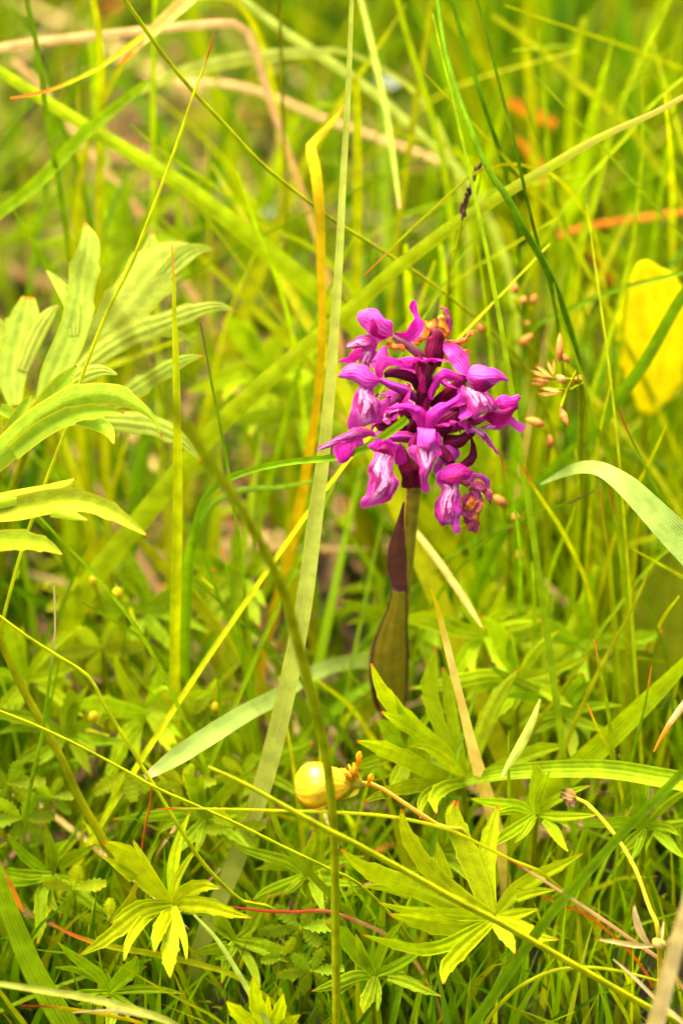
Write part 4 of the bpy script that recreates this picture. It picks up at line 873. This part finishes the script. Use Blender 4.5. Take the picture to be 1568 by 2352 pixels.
# pale scraps lying deep in the grass
for (u, v, d, r, lab) in ((892, 195, 150, 26, 'small white flower scrap deep in the grass beside the pale blade'), (625, 495, 150, 22, 'greyish white scrap deep in the grass beside the bent straw')):
    c = P(u, v, d / 1000); t = thing('white_flower', lab, 'flower', (c[0], c[1], c[2] - .004))
    for k in range(5):
        a = k * 1.257 + .3; o_ = np.array((math.cos(a), math.sin(a) * .6, .5))
        MB().ribbon(smooth(np.array([c + o_ * r * S * 1.3, c + o_ * r * S * .7, c]), 6), np.array([.4, .9, 1, .9, .6, .3]) * r * S, 0, .2, 3).build('petal', plant((.40, .44, .34), None, mott=.1, var=0), t)
    MB().tube(smooth(np.array([c, c * .5 + np.array((c[0], c[1], 0)) * .5, np.array((c[0], c[1] + .004, -.004))]), 8), np.full(8, .0005), 6).build('stem', ST, t)

# ------------------------------------------------------------------ the marsh orchid
def lip_material(seed, ring=26.0, pale=.33):
    m = bpy.data.materials.new('orchid_lip'); m.use_nodes = True; nt = m.node_tree; N = nt.nodes; L = nt.links; b = N['Principled BSDF']
    def new(t, **k):
        n = N.new(t)
        for a, c in k.items(): setattr(n, a, c)
        return n
    def M(op, a, c=0.0, d=0.0):
        n = new('ShaderNodeMath', operation=op)
        for i, x in enumerate((a, c, d)):
            if hasattr(x, 'links'): L.new(x, n.inputs[i])
            else: n.inputs[i].default_value = x
        return n.outputs[0]
    def ss(x, lo, hi):
        n = new('ShaderNodeMapRange', interpolation_type='SMOOTHSTEP'); L.new(x, n.inputs[0]); n.inputs[1].default_value = lo; n.inputs[2].default_value = hi; return n.outputs[0]
    def mix(f, a, c):
        n = new('ShaderNodeMix', data_type='RGBA')
        for i, x in ((0, f), (6, a), (7, c)):
            if hasattr(x, 'links'): L.new(x, n.inputs[i])
            else: n.inputs[i].default_value = (*x, 1)
        return n.outputs[2]
    uv = new('ShaderNodeUVMap', uv_map='UVMap'); sp = new('ShaderNodeSeparateXYZ'); L.new(uv.outputs[0], sp.inputs[0]); al, ac = sp.outputs[0], sp.outputs[1]
    ns = new('ShaderNodeTexNoise'); ns.inputs['Scale'].default_value = 5.0; ns.inputs['Detail'].default_value = 2; mp = new('ShaderNodeMapping'); mp.inputs['Location'].default_value = (seed, seed * .7, 0)
    L.new(uv.outputs[0], mp.inputs[0]); L.new(mp.outputs[0], ns.inputs['Vector'])
    dx = M('MULTIPLY', M('SUBTRACT', ac, .5), 1.5); dy = M('SUBTRACT', al, .18)
    r = M('SQRT', M('ADD', M('MULTIPLY', dx, dx), M('MULTIPLY', M('MULTIPLY', dy, dy), .7)))
    wob = M('MULTIPLY_ADD', ns.outputs[0], 9.0, M('MULTIPLY', r, ring))
    rings = ss(M('SINE', wob), .10, .55)
    n2 = new('ShaderNodeTexNoise'); n2.inputs['Scale'].default_value = 13.0; L.new(mp.outputs[0], n2.inputs['Vector'])
    brk = ss(n2.outputs[0], .38, .5)
    mp2 = new('ShaderNodeMapping'); mp2.inputs['Location'].default_value = (seed, seed, 0); mp2.inputs['Scale'].default_value = (3.2, 8, 1); L.new(uv.outputs[0], mp2.inputs[0])
    n4 = new('ShaderNodeTexNoise'); n4.inputs['Scale'].default_value = 1.0; n4.inputs['Detail'].default_value = 0; n4.inputs['Distortion'].default_value = .8; L.new(mp2.outputs[0], n4.inputs['Vector'])
    mark = M('MAXIMUM', M('MULTIPLY', M('MULTIPLY', rings, brk), .75), ss(n4.outputs[0], .54, .60)); mark = M('MULTIPLY', mark, M('SUBTRACT', 1.0, ss(al, .60, .9)))
    base = mix(ss(r, pale * .7, pale * 1.7), (.74, .42, .60), (.45, .022, .24))
    n3 = new('ShaderNodeTexNoise'); n3.inputs['Scale'].default_value = 40; L.new(uv.outputs[0], n3.inputs['Vector'])
    base = mix(ss(n3.outputs[0], .35, .75), base, (.40, .012, .19))
    col = mix(mark, base, (.24, .003, .085))
    L.new(col, b.inputs['Base Color']); b.inputs['Roughness'].default_value = .55; b.inputs['Specular IOR Level'].default_value = .25
    b.inputs['Sheen Weight'].default_value = 0.0
    t = new('ShaderNodeBsdfTranslucent'); L.new(col, t.inputs[0]); ms = new('ShaderNodeMixShader'); ms.inputs[0].default_value = .3
    bp = new('ShaderNodeBump'); bp.inputs['Strength'].default_value = .4; bp.inputs['Distance'].default_value = .0003; L.new(n3.outputs[0], bp.inputs['Height']); L.new(bp.outputs[0], b.inputs['Normal'])
    L.new(b.outputs[0], ms.inputs[1]); L.new(t.outputs[0], ms.inputs[2]); L.new(ms.outputs[0], N['Material Output'].inputs[0])
    return m
def petal_mat(c, **k):
    a = dict(mott=.30, rough=.45, tl=.32, tlcol=(1, .8, 1), var=.10, spec=.14, bump=.3, stripes=.32, nst=6, nscale=520, edge=(.50, .045, .29), rim=.06); a.update(k)
    return plant(c, **a)
PK = petal_mat((.43, .008, .20), root=(.26, .001, .07)); PL = petal_mat((.50, .05, .28), root=(.40, .010, .15)); PD = petal_mat((.25, .001, .055), edge=(.38, .008, .16)); LIL = petal_mat((.35, .022, .22))
MAR = petal_mat((.135, .003, .018), edge=(.20, .010, .035), rough=.45, spec=.12, stripes=.2, tl=.25); OVA = petal_mat((.12, .035, .030), edge=None, stripes=.4, nst=4, tl=.1, mott=.35)
RUST = petal_mat((.50, .17, .012), edge=(.30, .05, .05), mott=.5, stripes=.2, nscale=700); RPUR = petal_mat((.24, .03, .07), edge=(.5, .16, .02), mott=.5, blotch=(.50, .18, .02))
LIPS = [lip_material(1.3, 30), lip_material(4.1, 24, .4), lip_material(7.7, 28, .36), lip_material(2.9, 26, .3)]

ob = np.array(P(868, 1900, (1900 - 950) * S * .839)); ob[2] = -.004
orchid = thing('marsh_orchid', 'magenta marsh orchid spike on a brown stem standing in the grass', 'orchid', ob)

def fs(spine, w, mat, name='sepal', parent=None, roll=0.0, cup=.35, n=20, cols=9, crumple=0.0, twist=0.0, thick=0.0):
    """petal along a spine in fine flower units, rolled and cupped"""
    q = np.array([PF(*p) for p in spine]); a = smooth(np.c_[q, spread(w, len(spine)) * .33687 * S], n); pts, ww = a[:, :3], np.maximum(a[:, 3], 1e-4) / math.cos(roll)
    T = unit(np.gradient(pts, axis=0)); A = unit(np.cross(T, -FWD)); Nn = unit(np.cross(A, T)); Nn *= np.sign(Nn @ -FWD)[:, None]
    r = roll + twist * np.linspace(-.5, .5, n); c, s_ = np.cos(r)[:, None], np.sin(r)[:, None]; A, Nn = A * c + Nn * s_, Nn * c - A * s_
    t = np.linspace(-1, 1, cols)
    G = pts[:, None] + A[:, None] * (t[None, :, None] * ww[:, None, None] / 2) - Nn[:, None] * ((t ** 2)[None, :, None] * cup * ww[:, None, None] / 2)
    if True:
        for i in range(n):
            for j in range(cols):
                G[i, j] += np.array(mnoise.noise_vector(Vector(G[i, j] * 900))) * (crumple or .0001) + np.array(mnoise.noise_vector(Vector(G[i, j] * 330))) * .00048 * (.3 + 1.4 * abs(t[j]))
    uv = np.stack(np.broadcast_arrays(np.linspace(0, 1, n)[:, None], (t[None, :] + 1) / 2), -1)
    return MB().grid(G, uv).build(name, mat, parent or orchid, thick=thick)
def fsh(Lp, Rp, mat, name, parent, bulge=50, crumple=.0001, n=22, m=13):
    """petal between two traced edges, bellied towards the viewer by bulge fine units"""
    return sheet(Lp, Rp, bulge * .72 * .33687 * S, n, m, PF, crumple, 3).build(name, mat, parent)
def ftube(spine, w, mat, name, parent=None, squash=1.0, n=18):
    q = np.array([PF(*p) for p in spine]); a = smooth(np.c_[q, spread(w, len(spine)) * .33687 * S / 2], n)
    return MB().tube(a[:, :3], np.maximum(a[:, 3], 1e-4), 10, squash).build(name, mat, parent or orchid)

# rachis and stem (upright: further from the lens towards the ground)
def stem_d(v): return -(v - 950) * .839 / .33687          # fine units towards the viewer
sp_ = [(990, 835, 40), (980, 870, 20), (970, 915, 0)] + [(u, v, 0) for u, v in ((958, 1000), (952, 1080), (948, 1130), (939, 1250), (932, 1350), (922, 1450), (908, 1550), (893, 1680), (880, 1800), (868, 1900))]
q = np.array([P(u, v, (v - 950) * S * .839) for u, v, _ in sp_]); q[-1] = ob
wst = np.array([16, 22, 28, 34, 36, 37, 31, 26, 26, 30, 38, 42, 44]) * S / 2
a = smooth(np.c_[q, wst], 60)
STEM = plant((.27, .20, .012), (.09, .012, .02), .22, mott=.25, stripes=.3, nst=6, tl=.05, rough=.45, var=0, bump=.3, root=(.17, .11, .02))
MB().tube(a[:, :3], a[:, 3], 14).build('stem', STEM, orchid)
SL1 = plant((.15, .045, .030), None, mott=.22, stripes=.25, nst=6, tl=.15, rough=.45, var=0, bump=.3); SL2 = plant((.30, .225, .012), (.10, .03, .03), .02, edge=(.085, .022, .022), stripes=.25, nst=4, mott=.2, tl=.2, rough=.45, var=0, bump=.3, rim=.12)
def stem_leaf(pts, w, off, mat, label, fold):
    q = np.array([P(u, v, (v - 950) * S * .839 - off * S) for u, v in pts]); a = smooth(np.c_[q, spread(w, len(pts)) * S], 30)
    o = MB().ribbon(a[:, :3], a[:, 3], 0, fold, 11).build('stem_leaf', mat, orchid, thick=.0003); o['label'] = label
stem_leaf([(927,1152),(919,1200),(911,1260),(911,1300),(916,1340),(918,1366)], [3, 17, 40, 45, 38, 36], 24, SL1, 'dark maroon brown leaf clasping the upper stem', -.35)
stem_leaf([(917,1352),(912,1400),(902,1450),(895,1505),(894,1550),(898,1600),(897,1660)], [34, 46, 72, 92, 92, 78, 40], 34, SL2, 'olive leaf with maroon margin clasping the lower stem', -.3)
stem_leaf([(906,1402),(880,1440),(864,1490),(860,1550),(868,1610),(878,1640)], [4, 14, 24, 26, 24, 10], 6, SL1, 'dark maroon edge of a sheath round the lower stem', .4)

# -- flowers. Every flower: ovary (the part itself), with its sepals, petals and lip as pieces
def flower(spine, w, mat=OVA, name='flower'): return ftube(spine, w, mat, name)

# A: top, facing left
A_ = flower([(600, 315, 150), (680, 362, 140), (760, 425, 90), (815, 470, 30), (830, 560, 0)], [45, 58, 66, 60, 40], petal_mat((.24, .07, .09), edge=None, stripes=.4, nst=4, tl=.1))
fsh([(352, 172, 170), (385, 142, 190), (450, 126, 190), (520, 150, 175), (565, 210, 160), (592, 300, 150)], [(352, 176, 170), (378, 200, 210), (398, 245, 220), (440, 300, 220), (500, 345, 200), (592, 325, 150)], PL, 'sepal', A_, 70)
fs([(450, 200, 292), (475, 250, 296), (500, 300, 280), (560, 320, 220)], [10, 70, 60, 20], PD, 'petal', A_, cup=.5)
fs([(745, 74, 90), (734, 112, 100), (750, 155, 110), (768, 215, 130), (748, 275, 150), (685, 312, 165), (605, 306, 160)], [22, 58, 48, 66, 96, 76, 30], PK, 'sepal', A_, roll=.2, cup=-.5, twist=.9)
fsh([(282, 372, 120), (340, 328, 150), (420, 302, 170), (490, 310, 170)], [(290, 400, 130), (365, 398, 180), (440, 410, 190), (500, 370, 180)], LIPS[0], 'lip', A_, 40)
fs([(400, 505, 150), (420, 450, 175), (445, 400, 180), (480, 345, 170)], [70, 110, 90, 60], LIPS[3], 'lip', A_, cup=.4)
fs([(230, 488, 20), (290, 465, 40), (350, 440, 60), (400, 420, 80)], [10, 50, 66, 50], PK, 'sepal', A_, cup=.4)
fs([(440, 540, 90), (450, 480, 110), (470, 420, 120)], [14, 30, 30], LIL, 'petal', A_)
fs([(565, 350, 190), (610, 378, 200), (660, 395, 195), (672, 420, 180)], [30, 50, 44, 12], RUST, 'withered_petal', A_, crumple=.0005)
# B: left middle
B_ = flower([(510, 610, 210), (600, 655, 200), (690, 690, 160), (765, 755, 70)], [40, 62, 74, 40], petal_mat((.27, .015, .12), stripes=.4, nst=4, tl=.1))
fsh([(215, 588, 200), (270, 520, 225), (340, 488, 235), (410, 508, 235), (465, 560, 225), (515, 615, 215)], [(215, 594, 200), (270, 612, 250), (345, 628, 275), (400, 665, 280), (460, 660, 260), (515, 622, 215)], PL, 'sepal', B_, 75)
fs([(775, 500, 110), (705, 513, 150), (625, 492, 190), (552, 492, 205), (510, 535, 210), (512, 600, 210)], [10, 30, 52, 74, 76, 40], PK, 'sepal', B_, cup=.5, roll=-.2)
fs([(545, 378, 60), (530, 430, 80), (505, 500, 120), (495, 580, 180)], [30, 90, 90, 40], LIL, 'sepal', B_, cup=.3)
fs([(660, 470, 40), (690, 500, 60), (760, 590, 60)], [20, 120, 60], PK, 'petal', B_, cup=.3)
fsh([(378, 650, 250), (345, 690, 265), (328, 760, 275), (305, 850, 280), (284, 925, 270), (300, 952, 262)], [(468, 652, 250), (440, 712, 280), (500, 765, 290), (530, 830, 275), (525, 892, 265), (440, 915, 265)], LIPS[1], 'lip', B_, 45)
fs([(400, 640, 240), (420, 680, 262), (425, 715, 270)], [70, 80, 40], PL, 'petal', B_, cup=.5)
# C: right
Cc = flower([(1092, 600, 190), (1040, 650, 150), (960, 720, 90), (860, 780, 20)], [40, 80, 90, 50], MAR)
fsh([(1092, 590, 190), (1125, 545, 215), (1190, 516, 230), (1260, 526, 230), (1325, 562, 215), (1376, 600, 190)], [(1092, 615, 190), (1130, 655, 235), (1190, 690, 250), (1240, 685, 245), (1310, 640, 225), (1376, 612, 190)], PL, 'sepal', Cc, 80)
fsh([(1100, 620, 195), (1160, 625, 285), (1230, 636, 292), (1300, 640, 235)], [(1110, 640, 190), (1160, 680, 240), (1220, 694, 248), (1290, 655, 225)], PD, 'petal', Cc, 20)
fs([(858, 748, 230), (864, 700, 240), (888, 628, 245), (940, 572, 235), (1005, 576, 215), (1090, 606, 195)], [40, 44, 56, 74, 66, 36], PK, 'sepal', Cc, cup=.5, roll=.2)
fs([(905, 372, 110), (985, 398, 150), (1035, 455, 175), (1085, 520, 190), (1108, 585, 192)], [16, 86, 112, 100, 44], PL, 'sepal', Cc, cup=-.3, roll=-.15)
fsh([(1070, 650, 190), (1078, 710, 230), (1100, 790, 260), (1118, 850, 265), (1160, 880, 262)], [(1180, 680, 220), (1270, 705, 240), (1310, 765, 240), (1335, 815, 235), (1240, 815, 255)], LIPS[2], 'lip', Cc, 55)
fs([(1070, 640, 180), (1085, 720, 200), (1110, 780, 215)], [30, 90, 40], LIL, 'petal', Cc, cup=.3)
# D: far right
Dd = flower([(1225, 870, 90), (1160, 895, 70), (1080, 920, 40), (950, 970, 0)], [40, 60, 66, 40], petal_mat((.27, .015, .12), stripes=.4, nst=4, tl=.1))
fsh([(1300, 760, 110), (1340, 715, 110), (1400, 712, 105), (1455, 703, 95), (1480, 725, 85)], [(1300, 800, 120), (1350, 810, 150), (1400, 795, 145), (1445, 775, 120), (1480, 735, 85)], PK, 'sepal', Dd, 45)
fsh([(1210, 860, 100), (1270, 820, 150), (1330, 812, 175), (1400, 790, 160), (1450, 770, 120)], [(1212, 880, 100), (1270, 905, 145), (1340, 895, 160), (1400, 860, 150), (1448, 795, 120)], PD, 'petal', Dd, 50)
fs([(1210, 955, 70), (1255, 945, 90), (1310, 920, 105), (1370, 890, 110)], [12, 44, 52, 50], LIPS[1], 'lip', Dd, cup=.4)
fs([(1497, 945, 60), (1455, 925, 80), (1415, 900, 95), (1375, 880, 105)], [52, 74, 60, 50], PL, 'lip', Dd, cup=.4)
# E: centre, facing the viewer
E_ = flower([(830, 1000, 330), (830, 960, 280), (815, 930, 180), (800, 960, 60)], [60, 70, 70, 50], PD)
fs([(530, 826, 300), (580, 808, 320), (655, 800, 340), (735, 812, 350), (785, 855, 350), (800, 935, 335)], [8, 26, 40, 62, 84, 50], PK, 'sepal', E_, cup=.5)
fs([(1057, 708, 300), (1035, 745, 320), (985, 785, 340), (915, 820, 355), (862, 870, 355), (845, 950, 340)], [10, 36, 62, 88, 96, 56], PK, 'sepal', E_, cup=.45)
fsh([(768, 945, 345), (772, 1000, 370), (788, 1060, 385), (836, 1106, 385)], [(885, 945, 345), (890, 1000, 370), (888, 1050, 385), (842, 1108, 385)], PL, 'petal', E_, 40)
fs([(735, 1085, 350), (738, 1040, 352), (765, 985, 345)], [36, 56, 40], PD, 'petal', E_, cup=.4); fs([(915, 1060, 350), (900, 1020, 350), (880, 970, 345)], [44, 70, 40], PK, 'petal', E_, cup=.4)
fsh([(745, 1060, 350), (718, 1105, 360), (728, 1155, 370), (772, 1205, 378), (783, 1270, 375), (785, 1340, 360), (800, 1368, 350)], [(912, 1060, 350), (932, 1108, 360), (915, 1155, 370), (862, 1205, 378), (846, 1270, 375), (842, 1340, 360), (826, 1372, 350)], LIPS[3], 'lip', E_, 35, n=28)
# F: lower left of centre
F_ = flower([(560, 1010, 300), (640, 1000, 240), (720, 1010, 150), (780, 1040, 60)], [50, 74, 80, 50], petal_mat((.28, .015, .12), stripes=.4, nst=4, tl=.1))
fsh([(500, 968, 310), (474, 1020, 335), (428, 1068, 330), (475, 1112, 345)], [(556, 985, 310), (625, 1035, 330), (648, 1085, 320), (606, 1150, 340)], PK, 'sepal', F_, 60)
fs([(480, 1090, 385), (545, 1085, 390), (605, 1140, 372)], [14, 50, 16], PD, 'petal', F_, cup=.4)
fs([(660, 1190, 230), (650, 1130, 260), (630, 1050, 290)], [60, 60, 40], PK, 'sepal', F_, cup=.4)
fsh([(480, 1108, 345), (470, 1160, 360), (436, 1210, 370), (440, 1280, 375), (428, 1370, 365), (384, 1452, 350), (392, 1484, 345)], [(622, 1120, 345), (595, 1190, 360), (612, 1240, 370), (632, 1310, 370), (615, 1385, 360), (545, 1440, 350), (425, 1486, 345)], LIPS[1], 'lip', F_, 50, n=28)
# G: far left, lip seen from the side
Gg = flower([(470, 1000, 120), (560, 960, 100), (680, 930, 40)], [40, 60, 40], LIL)
fsh([(80, 1082, 140), (140, 1040, 160), (230, 988, 180), (320, 945, 190), (400, 935, 180), (480, 960, 150)], [(92, 1100, 140), (150, 1072, 160), (230, 1050, 180), (300, 1030, 190), (390, 1010, 180), (480, 1000, 150)], LIPS[0], 'lip', Gg, 30)
fsh([(180, 1050, 160), (190, 1110, 170), (235, 1168, 165), (290, 1165, 165)], [(390, 1000, 180), (385, 1050, 185), (360, 1095, 180), (300, 1160, 168)], PK, 'lip', Gg, 30)
fs([(560, 740, 10), (545, 800, 30), (540, 870, 50)], [60, 90, 70], LIL, 'sepal', Gg, cup=.3)
fs([(620, 700, 0), (625, 780, 20), (600, 850, 30)], [60, 110, 60], LIL, 'sepal', Gg, cup=.3)
# H: lower right
Hh = flower([(1000, 1180, 230), (960, 1130, 180), (900, 1090, 90), (800, 1100, 30)], [50, 80, 80, 50], MAR)
fsh([(905, 1320, 280), (915, 1235, 280), (960, 1190, 275), (1040, 1166, 260)], [(1000, 1330, 300), (1070, 1312, 295), (1110, 1295, 280), (1138, 1238, 262)], PK, 'sepal', Hh, 60)
fs([(920, 1290, 345), (985, 1285, 352), (1050, 1262, 345), (1100, 1240, 310)], [14, 50, 46, 14], PD, 'petal', Hh, cup=.4)
fs([(985, 1040, 120), (990, 1110, 150), (965, 1200, 190)], [110, 120, 60], LIL, 'sepal', Hh, cup=.3)
fs([(895, 1240, 190), (905, 1200, 200), (925, 1150, 200)], [30, 50, 40], LIL, 'petal', Hh, cup=.3)
fsh([(905, 1315, 290), (925, 1365, 305), (880, 1450, 310), (884, 1552, 300), (938, 1606, 290), (985, 1580, 290)], [(1052, 1310, 290), (1060, 1375, 305), (1060, 1460, 315), (1062, 1560, 310), (1050, 1600, 300), (1000, 1585, 292)], LIPS[2], 'lip', Hh, 45, n=26)
fs([(1052, 1656, 300), (1035, 1620, 312), (1028, 1540, 335), (1018, 1440, 350)], [46, 56, 62, 40], PL, 'lip', Hh, cup=.6)
# I: withered, lower right
I_ = ftube([(1110, 1330, 180), (1060, 1290, 140), (960, 1260, 60)], [40, 60, 40], RPUR, 'withered_flower')
fs([(1240, 1385, 180), (1246, 1320, 190), (1205, 1262, 195), (1150, 1262, 190), (1115, 1325, 185)], [14, 36, 46, 36, 24], LIL, 'sepal', I_, cup=.5)
fs([(1262, 1460, 200), (1235, 1400, 215), (1185, 1345, 220), (1110, 1350, 200)], [12, 60, 86, 40], RPUR, 'sepal', I_, cup=.5, crumple=.0006)
fsh([(1080, 1380, 200), (1068, 1460, 215), (1066, 1560, 215), (1110, 1625, 205)], [(1180, 1390, 205), (1200, 1470, 215), (1196, 1570, 210), (1165, 1665, 200)], RPUR, 'lip', I_, 45, .0008)
fs([(1090, 1500, 240), (1120, 1470, 262), (1150, 1420, 255)], [20, 70, 40], RUST, 'petal', I_, cup=.5, crumple=.0006)
# J: withered, top
J_ = ftube([(930, 330, 40), (920, 420, 30), (900, 520, 10)], [40, 60, 50], MAR, 'withered_flower')
fsh([(790, 206, 60), (815, 250, 80), (780, 300, 80), (700, 338, 70)], [(870, 208, 60), (885, 265, 80), (850, 345, 80), (780, 378, 70)], RUST, 'petal', J_, 40, .0007)
fs([(905, 172, 70), (925, 215, 90), (945, 265, 95), (930, 330, 80)], [30, 90, 76, 40], RUST, 'petal', J_, cup=.5, crumple=.0006)
fs([(925, 130, 70), (962, 152, 70), (990, 210, 75), (972, 280, 80), (938, 335, 70)], [14, 34, 40, 46, 30], RPUR, 'sepal', J_, cup=.5, crumple=.0003)
fs([(1178, 280, 60), (1100, 318, 70), (1030, 362, 80), (950, 350, 70)], [8, 44, 62, 50], RUST, 'petal', J_, cup=.5, crumple=.0006)
fs([(1130, 440, 0), (1080, 430, 20), (1010, 440, 30), (920, 440, 30)], [10, 40, 60, 60], RUST, 'petal', J_, crumple=.0005)
fs([(890, 430, 20), (900, 470, 30), (910, 520, 20)], [60, 90, 40], PL, 'petal', J_)

# bracts: dark maroon, pointed, one under each flower
for spine, w in (([(850, 285, 130), (885, 300, 145), (890, 350, 150), (870, 430, 150), (850, 560, 110)], [14, 80, 118, 100, 40]),
                 ([(775, 425, 185), (790, 510, 200), (815, 610, 200), (822, 720, 140)], [12, 60, 116, 104]),
                 ([(905, 600, 150), (880, 640, 170), (850, 720, 110)], [20, 80, 60]),
                 ([(540, 580, 120), (630, 565, 150), (720, 580, 150), (790, 650, 90), (820, 740, 40)], [24, 84, 100, 80, 60]),
                 ([(1120, 795, 130), (1040, 840, 180), (960, 890, 190), (905, 960, 150), (850, 1000, 60)], [40, 100, 120, 110, 60]),
                 ([(1125, 870, 140), (1120, 960, 150), (1050, 1030, 150), (940, 1035, 110)], [20, 56, 80, 60]),
                 ([(1128, 990, 60), (1142, 1070, 70), (1125, 1150, 80), (1070, 1210, 90)], [8, 26, 60, 60]),
                 ([(650, 700, 80), (630, 760, 110), (600, 820, 120), (590, 890, 100)], [30, 60, 70, 50]),
                 ([(668, 1065, 200), (675, 1160, 220), (700, 1260, 210), (740, 1340, 110)], [8, 60, 110, 120]),
                 ([(800, 1140, 180), (780, 1230, 190), (765, 1345, 90)], [30, 120, 110]),
                 ([(480, 930, 120), (540, 930, 140), (620, 930, 120), (720, 960, 60)], [20, 80, 90, 60]),
                 ([(495, 700, 60), (488, 725, 60), (478, 755, 60)], [10, 22, 14]),
                 ([(700, 900, 180), (730, 920, 190), (770, 960, 120)], [40, 110, 80])):
    fs(spine, w, MAR, 'bract', orchid, cup=.55, thick=.0003)
# flowers on the far side of the spike: turned copies of the ones in view
axis = [PF(800, 1000, 0)]
def turn(src, ang, dz, k):
    """copy a flower with its pieces, turned about the upright axis of the spike"""
    c = Vector(axis[0] - ob); piv = Vector((c.x, c.y, 0))
    from mathutils import Matrix
    Mx = Matrix.Translation(piv + Vector((0, 0, dz))) @ Matrix.Rotation(ang, 4, 'Z') @ Matrix.Scale(k, 4) @ Matrix.Translation(-piv + Vector((0, 0, -.1))) 
    Mx = Matrix.Translation(Vector((0, 0, .1 * k + (1 - k) * c.z))) @ Mx
    r = src.copy(); COL.objects.link(r); r.parent = orchid; r.matrix_local = Mx
    for ch in src.children:
        d_ = ch.copy(); COL.objects.link(d_); d_.parent = r
for src, ang, dz, k in ((E_, 2.6, .004, .85), (E_, 3.7, -.004, .85), (F_, 2.9, .002, .85), (Hh, 3.2, .004, .85), (B_, 3.4, -.002, .8), (E_, 3.1, .010, .75), (E_, -1.5, .003, .7), (F_, 1.9, .002, .75)):
    turn(src, ang, dz, k)

for o in bpy.data.objects:
    if '_o' in o: del o['_o']
